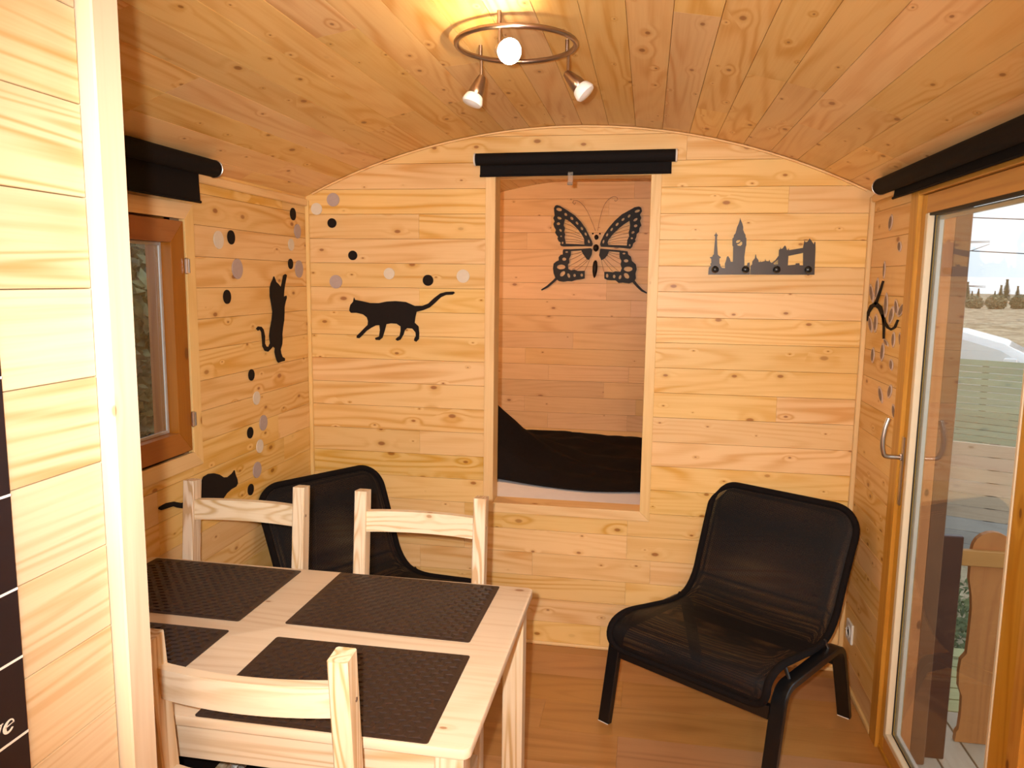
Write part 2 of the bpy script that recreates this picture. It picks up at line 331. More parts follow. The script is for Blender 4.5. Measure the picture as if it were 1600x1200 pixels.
# outlines of the flat wall cut-outs, in metres on their walls (u, v)
DECALS = {
 'cat_walk': [[(0.211,1.486),(0.216,1.476),(0.242,1.472),(0.282,1.464),(0.322,1.464),(0.355,1.471),(0.395,1.474),(0.441,1.471),(0.481,1.455),(0.514,1.456),(0.54,1.466),(0.566,1.49),(0.592,1.509),(0.617,1.516),(0.65,1.518),(0.655,1.512),(0.646,1.505),(0.617,1.503),(0.595,1.493),(0.572,1.471),(0.546,1.449),(0.517,1.437),(0.489,1.43),(0.484,1.41),(0.48,1.384),(0.497,1.369),(0.5,1.341),(0.499,1.315),(0.487,1.303),(0.477,1.308),(0.479,1.318),(0.485,1.327),(0.484,1.343),(0.47,1.359),(0.447,1.36),(0.437,1.352),(0.431,1.333),(0.417,1.31),(0.404,1.305),(0.395,1.311),(0.401,1.318),(0.413,1.326),(0.418,1.348),(0.418,1.367),(0.401,1.378),(0.375,1.379),(0.355,1.375),(0.348,1.35),(0.337,1.317),(0.324,1.306),(0.306,1.307),(0.304,1.315),(0.322,1.322),(0.326,1.349),(0.324,1.37),(0.308,1.369),(0.287,1.358),(0.267,1.345),(0.247,1.325),(0.233,1.312),(0.221,1.313),(0.221,1.322),(0.237,1.337),(0.254,1.354),(0.271,1.37),(0.273,1.386),(0.268,1.402),(0.251,1.415),(0.221,1.421),(0.197,1.42),(0.189,1.429),(0.191,1.442),(0.195,1.455),(0.207,1.468)]],
 'cat_climb': [[(-0.314,1.571),(-0.304,1.56),(-0.298,1.55),(-0.278,1.541),(-0.256,1.527),(-0.243,1.551),(-0.231,1.575),(-0.216,1.581),(-0.204,1.577),(-0.212,1.56),(-0.223,1.538),(-0.232,1.512),(-0.236,1.49),(-0.211,1.494),(-0.21,1.486),(-0.223,1.467),(-0.232,1.448),(-0.234,1.422),(-0.238,1.397),(-0.251,1.365),(-0.258,1.34),(-0.257,1.32),(-0.261,1.301),(-0.276,1.28),(-0.271,1.263),(-0.261,1.249),(-0.24,1.241),(-0.242,1.231),(-0.269,1.231),(-0.297,1.229),(-0.307,1.238),(-0.316,1.254),(-0.324,1.274),(-0.32,1.29),(-0.34,1.298),(-0.356,1.29),(-0.38,1.281),(-0.403,1.286),(-0.42,1.304),(-0.422,1.332),(-0.426,1.36),(-0.438,1.373),(-0.453,1.367),(-0.465,1.375),(-0.45,1.383),(-0.427,1.38),(-0.411,1.368),(-0.402,1.343),(-0.404,1.315),(-0.394,1.302),(-0.373,1.299),(-0.359,1.312),(-0.364,1.341),(-0.355,1.371),(-0.34,1.402),(-0.332,1.433),(-0.34,1.464),(-0.35,1.495),(-0.348,1.526),(-0.338,1.545),(-0.324,1.557)]],
 'cat_crouch': [[(-1.101,0.863),(-1.097,0.868),(-1.062,0.87),(-1.023,0.864),(-0.984,0.848),(-0.96,0.846),(-0.93,0.848),(-0.885,0.86),(-0.864,0.891),(-0.854,0.901),(-0.824,0.904),(-0.791,0.898),(-0.758,0.885),(-0.731,0.868),(-0.703,0.862),(-0.673,0.868),(-0.658,0.876),(-0.653,0.859),(-0.641,0.838),(-0.639,0.823),(-0.651,0.814),(-0.684,0.813),(-0.714,0.807),(-0.736,0.796),(-0.743,0.79),(-0.805,0.804),(-0.857,0.815),(-0.907,0.827),(-0.931,0.832),(-0.961,0.83),(-0.985,0.831),(-1.008,0.84),(-1.027,0.85),(-1.057,0.853),(-1.09,0.856)]],
 'dots_back': [(0.124,1.896,0.028,'g'),(0.049,1.858,0.025,'l'),(0.117,1.799,0.02,'b'),(0.208,1.664,0.02,'b'),(0.13,1.552,0.0285,'g'),(0.369,1.589,0.024,'l'),(0.539,1.563,0.023,'b'),(0.69,1.582,0.0275,'l')],
 'dots_left': [(-0.13,1.826,0.025,'b'),(-0.092,1.759,0.0295,'g'),(-0.154,1.701,0.0245,'l'),(-0.164,1.623,0.021,'b'),(-0.086,1.603,0.036,'g'),(-0.704,1.692,0.0305,'l'),(-0.622,1.705,0.0245,'b'),(-0.587,1.596,0.036,'g'),(-0.663,1.498,0.0245,'b'),(-0.512,1.205,0.0215,'b'),(-0.479,1.113,0.0255,'l'),(-0.432,1.009,0.03,'g'),(-0.535,0.99,0.0215,'b'),(-0.466,0.924,0.026,'l'),(-0.492,0.837,0.031,'g'),(-0.545,0.774,0.0215,'b')],
 'branch': [[(0.186,1.583),(0.158,1.55),(0.131,1.523),(0.102,1.497),(0.136,1.494),(0.157,1.521),(0.181,1.548),(0.203,1.581)],[(0.043,1.431),(0.052,1.463),(0.09,1.484),(0.121,1.488),(0.159,1.481),(0.2,1.46),(0.236,1.435),(0.281,1.418),(0.329,1.413),(0.377,1.425),(0.401,1.452),(0.386,1.453),(0.359,1.428),(0.327,1.42),(0.3,1.424),(0.262,1.44),(0.235,1.465),(0.201,1.491),(0.126,1.506),(0.051,1.491),(0.021,1.464),(0.025,1.431)],[(0.207,1.462),(0.232,1.422),(0.243,1.378),(0.26,1.38),(0.254,1.423),(0.237,1.464)]],
 'leaves': [[(0.234,1.813),(0.242,1.808),(0.249,1.797),(0.25,1.782),(0.243,1.768),(0.231,1.759),(0.221,1.756),(0.213,1.761),(0.206,1.772),(0.205,1.787),(0.212,1.801),(0.224,1.81)],[(0.344,1.715),(0.353,1.713),(0.363,1.705),(0.369,1.696),(0.367,1.687),(0.361,1.68),(0.353,1.678),(0.344,1.681),(0.333,1.688),(0.328,1.698),(0.329,1.707),(0.336,1.713)],[(0.192,1.653),(0.198,1.648),(0.204,1.636),(0.207,1.621),(0.206,1.605),(0.202,1.594),(0.197,1.589),(0.191,1.594),(0.185,1.605),(0.182,1.621),(0.183,1.637),(0.187,1.649)],[(0.031,1.571),(0.045,1.567),(0.065,1.554),(0.083,1.537),(0.092,1.52),(0.091,1.506),(0.085,1.501),(0.071,1.505),(0.051,1.517),(0.033,1.534),(0.023,1.552),(0.024,1.566)],[(0.122,1.595),(0.131,1.589),(0.139,1.573),(0.142,1.552),(0.137,1.531),(0.127,1.515),(0.118,1.51),(0.11,1.515),(0.101,1.531),(0.098,1.553),(0.103,1.574),(0.113,1.589)],[(0.243,1.542),(0.252,1.536),(0.263,1.52),(0.269,1.498),(0.267,1.476),(0.259,1.459),(0.25,1.453),(0.24,1.459),(0.229,1.475),(0.224,1.497),(0.226,1.52),(0.234,1.536)],[(0.33,1.497),(0.338,1.492),(0.344,1.48),(0.342,1.464),(0.33,1.448),(0.314,1.436),(0.302,1.431),(0.293,1.436),(0.287,1.448),(0.29,1.465),(0.301,1.481),(0.318,1.493)],[(0.35,1.521),(0.361,1.517),(0.374,1.508),(0.385,1.495),(0.389,1.482),(0.385,1.471),(0.379,1.467),(0.369,1.47),(0.355,1.479),(0.344,1.493),(0.341,1.506),(0.344,1.517)],[(0.449,1.512),(0.455,1.508),(0.455,1.497),(0.445,1.485),(0.426,1.472),(0.405,1.464),(0.391,1.462),(0.385,1.466),(0.385,1.477),(0.396,1.49),(0.415,1.502),(0.436,1.51)],[(0.047,1.451),(0.061,1.448),(0.08,1.438),(0.096,1.423),(0.104,1.407),(0.102,1.395),(0.095,1.39),(0.082,1.393),(0.063,1.403),(0.046,1.418),(0.038,1.434),(0.04,1.446)],[(0.136,1.463),(0.146,1.459),(0.156,1.446),(0.16,1.429),(0.157,1.411),(0.147,1.398),(0.137,1.393),(0.127,1.397),(0.116,1.41),(0.112,1.427),(0.116,1.445),(0.126,1.458)],[(0.358,1.411),(0.366,1.408),(0.374,1.398),(0.378,1.385),(0.376,1.371),(0.369,1.361),(0.362,1.356),(0.354,1.36),(0.346,1.369),(0.341,1.383),(0.343,1.397),(0.351,1.407)],[(0.422,1.413),(0.43,1.411),(0.441,1.402),(0.449,1.391),(0.452,1.379),(0.45,1.369),(0.445,1.366),(0.437,1.368),(0.427,1.376),(0.419,1.388),(0.415,1.4),(0.418,1.409)],[(0.129,1.339),(0.138,1.336),(0.148,1.326),(0.153,1.311),(0.151,1.296),(0.142,1.284),(0.134,1.28),(0.125,1.283),(0.115,1.293),(0.11,1.308),(0.112,1.323),(0.121,1.335)],[(0.247,1.366),(0.256,1.362),(0.265,1.35),(0.268,1.333),(0.264,1.316),(0.254,1.303),(0.245,1.297),(0.236,1.301),(0.226,1.313),(0.223,1.33),(0.228,1.348),(0.238,1.361)],[(0.249,1.38),(0.259,1.38),(0.276,1.377),(0.294,1.372),(0.306,1.365),(0.311,1.36),(0.31,1.356),(0.3,1.357),(0.283,1.359),(0.265,1.365),(0.252,1.371),(0.247,1.377)],[(0.35,1.317),(0.359,1.316),(0.371,1.309),(0.379,1.3),(0.379,1.29),(0.374,1.282),(0.367,1.278),(0.357,1.28),(0.345,1.286),(0.337,1.295),(0.337,1.305),(0.342,1.314)],[(0.238,1.209),(0.25,1.207),(0.269,1.198),(0.286,1.185),(0.295,1.171),(0.295,1.159),(0.29,1.153),(0.278,1.155),(0.259,1.163),(0.242,1.177),(0.233,1.191),(0.233,1.204)],[(0.372,1.232),(0.38,1.229),(0.387,1.221),(0.388,1.208),(0.38,1.195),(0.367,1.185),(0.357,1.181),(0.349,1.183),(0.342,1.192),(0.341,1.204),(0.349,1.218),(0.362,1.228)],[(0.408,1.171),(0.419,1.169),(0.434,1.162),(0.446,1.151),(0.452,1.138),(0.45,1.127),(0.445,1.122),(0.435,1.124),(0.42,1.131),(0.407,1.142),(0.401,1.155),(0.403,1.166)]],
 'wing_fl': [[(0.884,2.026),(0.903,2.021),(0.948,1.994),(0.994,1.964),(1.033,1.926),(1.062,1.887),(1.085,1.844),(1.103,1.811),(1.109,1.792),(1.103,1.778),(1.02,1.778),(0.931,1.776),(0.915,1.779),(0.908,1.788),(0.912,1.8),(0.899,1.808),(0.891,1.824),(0.895,1.835),(0.887,1.843),(0.876,1.86),(0.881,1.876),(0.87,1.893),(0.864,1.912),(0.872,1.928),(0.863,1.947),(0.871,1.964),(0.868,1.986),(0.866,2.007),(0.873,2.021)],[(0.936,1.942),(0.955,1.934),(0.989,1.906),(1.018,1.877),(1.041,1.847),(1.055,1.822),(1.056,1.803),(1.058,1.789),(0.944,1.793),(0.941,1.811),(0.935,1.833),(0.939,1.849),(0.933,1.865),(0.937,1.887),(0.928,1.904),(0.932,1.926)],[(0.915,1.995),(0.913,1.991),(0.907,1.989),(0.9,1.989),(0.892,1.991),(0.885,1.995),(0.881,1.999),(0.881,2.004),(0.884,2.007),(0.889,2.009),(0.897,2.009),(0.904,2.007),(0.911,2.004),(0.915,1.999)],[(0.947,1.962),(0.944,1.961),(0.94,1.961),(0.936,1.962),(0.933,1.965),(0.931,1.969),(0.931,1.973),(0.932,1.976),(0.935,1.978),(0.939,1.978),(0.943,1.976),(0.946,1.973),(0.948,1.969),(0.948,1.965)],[(0.985,1.937),(0.981,1.936),(0.977,1.937),(0.973,1.939),(0.97,1.943),(0.968,1.947),(0.968,1.951),(0.97,1.954),(0.973,1.955),(0.977,1.955),(0.981,1.952),(0.985,1.949),(0.986,1.944),(0.986,1.94)],[(1.016,1.908),(1.013,1.908),(1.01,1.909),(1.006,1.912),(1.003,1.916),(1.001,1.92),(1.001,1.924),(1.003,1.926),(1.006,1.927),(1.01,1.926),(1.013,1.923),(1.016,1.919),(1.018,1.915),(1.018,1.911)],[(1.046,1.875),(1.043,1.875),(1.039,1.876),(1.036,1.879),(1.033,1.884),(1.032,1.888),(1.032,1.892),(1.034,1.894),(1.037,1.895),(1.041,1.893),(1.044,1.89),(1.047,1.886),(1.048,1.881),(1.047,1.878)],[(1.069,1.842),(1.066,1.842),(1.063,1.844),(1.06,1.847),(1.057,1.852),(1.057,1.856),(1.057,1.86),(1.059,1.862),(1.062,1.862),(1.065,1.86),(1.068,1.857),(1.07,1.852),(1.071,1.848),(1.071,1.844)],[(1.087,1.797),(1.084,1.797),(1.082,1.8),(1.079,1.804),(1.078,1.808),(1.078,1.813),(1.079,1.816),(1.081,1.818),(1.083,1.817),(1.086,1.815),(1.088,1.811),(1.09,1.806),(1.09,1.802),(1.089,1.798)],[(0.914,1.943),(0.912,1.94),(0.907,1.939),(0.901,1.939),(0.895,1.941),(0.891,1.945),(0.888,1.949),(0.888,1.952),(0.89,1.955),(0.895,1.956),(0.9,1.955),(0.906,1.953),(0.911,1.95),(0.914,1.946)],[(0.906,1.914),(0.905,1.91),(0.902,1.907),(0.898,1.906),(0.893,1.906),(0.889,1.907),(0.886,1.91),(0.885,1.914),(0.886,1.917),(0.889,1.92),(0.893,1.922),(0.898,1.922),(0.902,1.92),(0.904,1.917)],[(0.916,1.866),(0.913,1.865),(0.909,1.866),(0.906,1.868),(0.903,1.871),(0.901,1.875),(0.901,1.879),(0.903,1.881),(0.905,1.882),(0.909,1.882),(0.913,1.879),(0.916,1.876),(0.917,1.872),(0.917,1.869)],[(0.919,1.838),(0.919,1.836),(0.917,1.834),(0.915,1.833),(0.913,1.833),(0.91,1.834),(0.909,1.836),(0.908,1.838),(0.909,1.84),(0.91,1.842),(0.912,1.843),(0.915,1.843),(0.917,1.842),(0.919,1.84)],[(0.929,1.798),(0.929,1.796),(0.927,1.793),(0.925,1.792),(0.923,1.792),(0.92,1.793),(0.919,1.796),(0.918,1.798),(0.919,1.801),(0.92,1.804),(0.922,1.805),(0.925,1.805),(0.927,1.804),(0.929,1.801)]],
 'wing_fr': [[(1.38,2.015),(1.394,2.008),(1.399,1.987),(1.387,1.968),(1.396,1.947),(1.389,1.931),(1.398,1.904),(1.387,1.888),(1.386,1.866),(1.372,1.853),(1.37,1.834),(1.363,1.818),(1.368,1.81),(1.353,1.796),(1.348,1.777),(1.337,1.764),(1.269,1.771),(1.159,1.776),(1.153,1.79),(1.158,1.811),(1.179,1.855),(1.205,1.893),(1.237,1.931),(1.279,1.969),(1.322,1.993),(1.354,2.011)],[(1.326,1.931),(1.33,1.904),(1.328,1.882),(1.323,1.861),(1.327,1.839),(1.317,1.817),(1.315,1.784),(1.203,1.787),(1.199,1.801),(1.204,1.817),(1.228,1.85),(1.26,1.882),(1.292,1.909)],[(1.386,1.994),(1.385,1.99),(1.382,1.986),(1.377,1.983),(1.37,1.98),(1.363,1.979),(1.358,1.98),(1.356,1.983),(1.356,1.986),(1.359,1.99),(1.364,1.994),(1.371,1.996),(1.378,1.997),(1.383,1.996)],[(1.33,1.967),(1.331,1.964),(1.331,1.961),(1.329,1.957),(1.326,1.953),(1.323,1.95),(1.319,1.95),(1.316,1.951),(1.315,1.953),(1.315,1.957),(1.316,1.961),(1.319,1.965),(1.323,1.967),(1.327,1.968)],[(1.295,1.947),(1.296,1.944),(1.295,1.94),(1.293,1.936),(1.29,1.933),(1.286,1.931),(1.282,1.93),(1.28,1.931),(1.278,1.934),(1.279,1.938),(1.281,1.942),(1.284,1.945),(1.288,1.947),(1.292,1.948)],[(1.26,1.919),(1.261,1.917),(1.261,1.913),(1.259,1.908),(1.256,1.904),(1.252,1.901),(1.248,1.9),(1.245,1.901),(1.244,1.904),(1.244,1.908),(1.246,1.912),(1.249,1.916),(1.253,1.919),(1.257,1.92)],[(1.226,1.889),(1.228,1.887),(1.228,1.883),(1.227,1.879),(1.225,1.875),(1.222,1.871),(1.218,1.87),(1.215,1.87),(1.214,1.872),(1.213,1.876),(1.214,1.88),(1.217,1.884),(1.22,1.888),(1.223,1.889)],[(1.198,1.856),(1.2,1.854),(1.201,1.85),(1.2,1.846),(1.199,1.842),(1.196,1.839),(1.193,1.838),(1.19,1.838),(1.188,1.84),(1.187,1.843),(1.188,1.847),(1.19,1.851),(1.192,1.854),(1.195,1.856)],[(1.176,1.817),(1.178,1.815),(1.179,1.812),(1.179,1.807),(1.178,1.802),(1.176,1.798),(1.173,1.796),(1.171,1.795),(1.169,1.797),(1.168,1.801),(1.168,1.805),(1.169,1.81),(1.171,1.814),(1.173,1.816)],[(1.373,1.945),(1.373,1.942),(1.372,1.938),(1.368,1.933),(1.363,1.93),(1.358,1.928),(1.353,1.928),(1.35,1.929),(1.349,1.933),(1.351,1.937),(1.355,1.941),(1.36,1.945),(1.365,1.947),(1.37,1.947)],[(1.374,1.905),(1.374,1.901),(1.372,1.898),(1.369,1.895),(1.364,1.893),(1.36,1.893),(1.356,1.895),(1.354,1.898),(1.353,1.901),(1.355,1.905),(1.359,1.908),(1.363,1.909),(1.368,1.909),(1.371,1.908)],[(1.357,1.867),(1.358,1.864),(1.357,1.861),(1.355,1.858),(1.351,1.855),(1.347,1.854),(1.344,1.854),(1.341,1.856),(1.34,1.859),(1.341,1.863),(1.343,1.866),(1.346,1.869),(1.35,1.87),(1.354,1.869)],[(1.35,1.827),(1.349,1.825),(1.348,1.823),(1.345,1.822),(1.342,1.822),(1.339,1.823),(1.338,1.825),(1.337,1.827),(1.337,1.83),(1.339,1.831),(1.342,1.833),(1.345,1.833),(1.347,1.832),(1.349,1.83)],[(1.338,1.786),(1.337,1.783),(1.336,1.781),(1.334,1.78),(1.331,1.78),(1.329,1.781),(1.327,1.783),(1.327,1.786),(1.327,1.789),(1.329,1.791),(1.331,1.792),(1.333,1.792),(1.335,1.791),(1.337,1.789)]],
 'wing_hl': [[(0.931,1.76),(0.976,1.76),(1.037,1.763),(1.098,1.767),(1.107,1.757),(1.105,1.729),(1.089,1.696),(1.075,1.699),(1.061,1.718),(1.049,1.734),(1.04,1.753),(0.977,1.749),(0.976,1.723),(0.966,1.701),(0.969,1.679),(0.96,1.667),(0.962,1.64),(0.979,1.632),(1.001,1.637),(1.018,1.629),(1.04,1.629),(1.064,1.63),(1.065,1.583),(1.042,1.577),(1.014,1.574),(0.986,1.565),(0.958,1.565),(0.935,1.561),(0.907,1.564),(0.884,1.583),(0.872,1.611),(0.867,1.644),(0.871,1.672),(0.888,1.686),(0.902,1.692),(0.901,1.711),(0.912,1.725),(0.926,1.728),(0.926,1.75)],[(0.958,1.743),(0.958,1.741),(0.955,1.739),(0.952,1.738),(0.948,1.738),(0.945,1.739),(0.942,1.741),(0.942,1.743),(0.942,1.745),(0.945,1.747),(0.948,1.748),(0.952,1.748),(0.955,1.747),(0.958,1.745)],[(0.948,1.699),(0.947,1.695),(0.944,1.692),(0.939,1.69),(0.933,1.69),(0.928,1.691),(0.925,1.695),(0.923,1.699),(0.925,1.704),(0.928,1.707),(0.933,1.709),(0.938,1.709),(0.943,1.707),(0.947,1.704)],[(0.944,1.652),(0.941,1.645),(0.934,1.64),(0.924,1.638),(0.912,1.637),(0.902,1.64),(0.894,1.645),(0.892,1.651),(0.894,1.658),(0.901,1.663),(0.912,1.666),(0.923,1.666),(0.934,1.663),(0.941,1.658)],[(0.94,1.625),(0.943,1.62),(0.943,1.613),(0.94,1.606),(0.934,1.599),(0.927,1.595),(0.921,1.593),(0.915,1.595),(0.912,1.6),(0.912,1.607),(0.915,1.614),(0.921,1.621),(0.928,1.625),(0.935,1.627)],[(0.971,1.586),(0.967,1.586),(0.963,1.589),(0.96,1.594),(0.957,1.6),(0.956,1.606),(0.958,1.611),(0.96,1.613),(0.964,1.613),(0.968,1.61),(0.971,1.606),(0.974,1.6),(0.975,1.594),(0.973,1.589)],[(1.01,1.601),(1.009,1.597),(1.007,1.594),(1.004,1.592),(1.0,1.592),(0.997,1.594),(0.995,1.597),(0.994,1.601),(0.995,1.606),(0.997,1.609),(1.0,1.611),(1.003,1.611),(1.007,1.609),(1.009,1.606)],[(1.053,1.604),(1.053,1.599),(1.051,1.596),(1.048,1.594),(1.044,1.594),(1.041,1.596),(1.039,1.599),(1.038,1.603),(1.038,1.608),(1.041,1.611),(1.044,1.613),(1.047,1.613),(1.05,1.611),(1.053,1.608)]],
 'wing_hr': [[(1.154,1.762),(1.159,1.765),(1.269,1.755),(1.321,1.75),(1.325,1.731),(1.342,1.717),(1.348,1.693),(1.373,1.671),(1.379,1.644),(1.372,1.616),(1.376,1.589),(1.366,1.567),(1.336,1.556),(1.297,1.561),(1.273,1.558),(1.253,1.574),(1.225,1.574),(1.203,1.576),(1.185,1.584),(1.183,1.625),(1.207,1.626),(1.235,1.623),(1.251,1.629),(1.281,1.626),(1.289,1.648),(1.28,1.67),(1.285,1.692),(1.273,1.714),(1.272,1.744),(1.209,1.749),(1.199,1.724),(1.183,1.705),(1.164,1.694),(1.149,1.724)],[(1.308,1.736),(1.307,1.734),(1.304,1.732),(1.301,1.731),(1.297,1.731),(1.294,1.732),(1.291,1.734),(1.29,1.736),(1.291,1.738),(1.293,1.74),(1.297,1.741),(1.301,1.741),(1.304,1.74),(1.307,1.738)],[(1.327,1.692),(1.325,1.688),(1.322,1.685),(1.317,1.683),(1.311,1.683),(1.305,1.685),(1.302,1.688),(1.3,1.692),(1.301,1.697),(1.305,1.7),(1.31,1.702),(1.316,1.702),(1.321,1.7),(1.325,1.697)],[(1.354,1.644),(1.351,1.637),(1.344,1.632),(1.334,1.628),(1.322,1.628),(1.312,1.631),(1.304,1.636),(1.301,1.643),(1.304,1.65),(1.311,1.655),(1.321,1.658),(1.333,1.658),(1.344,1.655),(1.351,1.65)],[(1.332,1.587),(1.327,1.585),(1.32,1.586),(1.312,1.59),(1.307,1.597),(1.303,1.605),(1.303,1.612),(1.306,1.617),(1.311,1.619),(1.318,1.618),(1.326,1.614),(1.331,1.607),(1.335,1.6),(1.335,1.592)],[(1.284,1.606),(1.287,1.604),(1.288,1.599),(1.288,1.594),(1.286,1.588),(1.283,1.584),(1.279,1.581),(1.276,1.581),(1.273,1.583),(1.271,1.588),(1.272,1.593),(1.274,1.599),(1.277,1.603),(1.28,1.606)],[(1.252,1.598),(1.251,1.593),(1.249,1.589),(1.246,1.587),(1.242,1.587),(1.239,1.589),(1.237,1.593),(1.236,1.597),(1.237,1.602),(1.239,1.606),(1.242,1.608),(1.245,1.608),(1.248,1.606),(1.251,1.602)],[(1.209,1.601),(1.208,1.596),(1.206,1.591),(1.203,1.589),(1.2,1.589),(1.197,1.591),(1.194,1.596),(1.194,1.601),(1.194,1.606),(1.196,1.61),(1.199,1.613),(1.203,1.613),(1.206,1.61),(1.208,1.606)]],
 'vein_fl': [[(0.933,1.917),(1.012,1.879)],[(0.936,1.887),(1.03,1.849)],[(0.937,1.865),(1.041,1.833)],[(0.939,1.844),(1.054,1.817)],[(0.941,1.822),(1.057,1.803)],[(0.944,1.805),(1.058,1.795)]],
 'vein_fr': [[(1.327,1.904),(1.249,1.871)],[(1.325,1.88),(1.228,1.847)],[(1.323,1.858),(1.212,1.828)],[(1.324,1.836),(1.205,1.812)],[(1.317,1.815),(1.201,1.798)],[(1.316,1.798),(1.201,1.791)]],
 'vein_hl': [[(0.978,1.728),(1.043,1.745)],[(0.969,1.695),(1.049,1.734)],[(0.964,1.656),(1.063,1.715)],[(0.987,1.637),(1.075,1.699)],[(1.012,1.632),(1.081,1.693)],[(1.063,1.63),(1.092,1.696)]],
 'vein_hr': [[(1.273,1.73),(1.209,1.743)],[(1.279,1.703),(1.207,1.735)],[(1.286,1.67),(1.199,1.724)],[(1.27,1.629),(1.186,1.705)],[(1.235,1.626),(1.175,1.697)],[(1.182,1.625),(1.164,1.694)]],
 'tail_l': [[(0.892,1.595),(0.868,1.569),(0.83,1.535),(0.795,1.512),(0.8,1.505),(0.838,1.524),(0.878,1.558),(0.904,1.583)]],
 'tail_r': [[(1.35,1.569),(1.38,1.537),(1.41,1.51),(1.443,1.496),(1.446,1.503),(1.418,1.521),(1.391,1.548),(1.364,1.581)]],
 'bbody': [(1.13,1.833),(1.108,1.854),(1.151,1.854),(1.129,1.768),(1.121,1.663),(1.155,1.768),(1.124,1.586),(1.151,1.833)],
 'ant_l': [(1.123,1.871),(1.1,1.926),(1.065,1.996),(1.025,2.042),(0.991,2.053),(0.981,2.04),(0.992,2.03),(0.998,2.04)],
 'ant_r': [(1.137,1.871),(1.149,1.947),(1.174,2.028),(1.211,2.068),(1.238,2.073),(1.252,2.06),(1.241,2.047),(1.232,2.054)],
 'sky1': [[(1.682,1.599),(1.683,1.626),(1.691,1.635),(1.688,1.642),(1.692,1.645),(1.691,1.661),(1.685,1.665),(1.686,1.667),(1.695,1.669),(1.696,1.675),(1.7,1.678),(1.701,1.713),(1.702,1.748),(1.698,1.751),(1.703,1.757),(1.705,1.764),(1.707,1.757),(1.712,1.752),(1.709,1.748),(1.711,1.713),(1.715,1.678),(1.72,1.672),(1.727,1.668),(1.726,1.665),(1.722,1.662),(1.723,1.643),(1.726,1.64),(1.728,1.631),(1.734,1.626),(1.745,1.625),(1.744,1.643),(1.748,1.657),(1.75,1.669),(1.755,1.672),(1.761,1.663),(1.766,1.65),(1.774,1.65),(1.772,1.708),(1.769,1.713),(1.768,1.74),(1.772,1.743),(1.773,1.753),(1.778,1.759),(1.781,1.772),(1.783,1.783),(1.789,1.798),(1.792,1.81),(1.793,1.818),(1.796,1.81),(1.802,1.797),(1.806,1.783),(1.806,1.773),(1.812,1.76),(1.816,1.754),(1.817,1.744),(1.82,1.741),(1.821,1.714),(1.819,1.708),(1.816,1.67),(1.818,1.636),(1.828,1.636),(1.829,1.646),(1.837,1.648),(1.838,1.635),(1.84,1.601)],[(1.782,1.728),(1.786,1.733),(1.796,1.735),(1.799,1.73),(1.792,1.724),(1.785,1.722),(1.782,1.725)],[(1.785,1.717),(1.794,1.72),(1.801,1.729),(1.806,1.725),(1.805,1.716),(1.799,1.711),(1.79,1.712)]],
 'sky2': [[(1.841,1.601),(1.842,1.635),(1.847,1.641),(1.847,1.652),(1.853,1.661),(1.856,1.664),(1.857,1.677),(1.858,1.68),(1.86,1.676),(1.862,1.666),(1.869,1.658),(1.871,1.65),(1.876,1.65),(1.877,1.654),(1.879,1.65),(1.894,1.654),(1.895,1.662),(1.898,1.654),(1.908,1.653),(1.911,1.659),(1.913,1.651),(1.92,1.647),(1.934,1.659),(1.944,1.675),(1.944,1.697),(1.948,1.7),(1.949,1.707),(1.951,1.7),(1.958,1.703),(1.962,1.71),(1.965,1.714),(1.969,1.709),(1.973,1.697),(1.977,1.696),(1.979,1.703),(1.981,1.696),(2.032,1.705),(2.034,1.72),(2.036,1.733),(2.04,1.726),(2.048,1.729),(2.054,1.741),(2.062,1.731),(2.071,1.718),(2.073,1.729),(2.076,1.726),(2.078,1.7),(2.08,1.603)],[(1.98,1.674),(2.034,1.686),(2.036,1.639),(2.024,1.639),(2.022,1.647),(2.009,1.646),(2.008,1.641),(1.98,1.638)],[(1.928,1.641),(1.927,1.647),(1.93,1.649),(1.931,1.641)],[(1.932,1.641),(1.931,1.651),(1.934,1.653),(1.935,1.641)],[(1.936,1.641),(1.935,1.655),(1.938,1.656),(1.939,1.641)],[(1.94,1.641),(1.94,1.659),(1.942,1.66),(1.943,1.642)]],
 'knobs': [(1.706,1.619),(1.821,1.62),(1.937,1.621),(2.053,1.622)],
}
# ------------------------------------------------------------ the shell
W, D = 2.28, 1.65          # room width, depth of the bed alcove behind the back wall
RC, ZC = 2.54, -0.36       # ceiling arc
YN = -4.6                  # wall behind the photographer
STEP = 0.102
def zarch(x): return ZC + math.sqrt(RC * RC - (x - 1.14) ** 2)
rng = random.Random(7)
_pl = {}
def plank_mesh(L, Wd, T=0.014):
    c = .0003 if T == .010 else .0011; key = (round(L, 3), round(Wd, 4), T)
    if key not in _pl:
        b = bmesh.new(); g = 0.0004
        prof = [(g, -T), (Wd - g, -T), (Wd - g, -c), (Wd - c, 0), (c, 0), (g, -c)]
        A = [b.verts.new((0.0003, y, z)) for y, z in prof]; B = [b.verts.new((L - .0003, y, z)) for y, z in prof]
        b.faces.new(A); b.faces.new(B[::-1])
        for i in range(6): b.faces.new((A[i], B[i], B[(i + 1) % 6], A[(i + 1) % 6]))
        bmesh.ops.recalc_face_normals(b, faces=b.faces[:])
        me = bpy.data.meshes.new('plank'); b.to_mesh(me); b.free(); _pl[key] = me
    return _pl[key]
_pm = {}
def plank(parent, o, ux, uy, L, Wd, m, name='plank', T=0.014):
    me = plank_mesh(L, Wd, T); k = (me.name, m.name)
    if k not in _pm:
        q = me if len(me.materials) == 0 else me.copy(); q.materials.clear(); q.materials.append(m); _pm[k] = q
    return link(name, _pm[k], None, parent, plane_m(o, ux, uy))
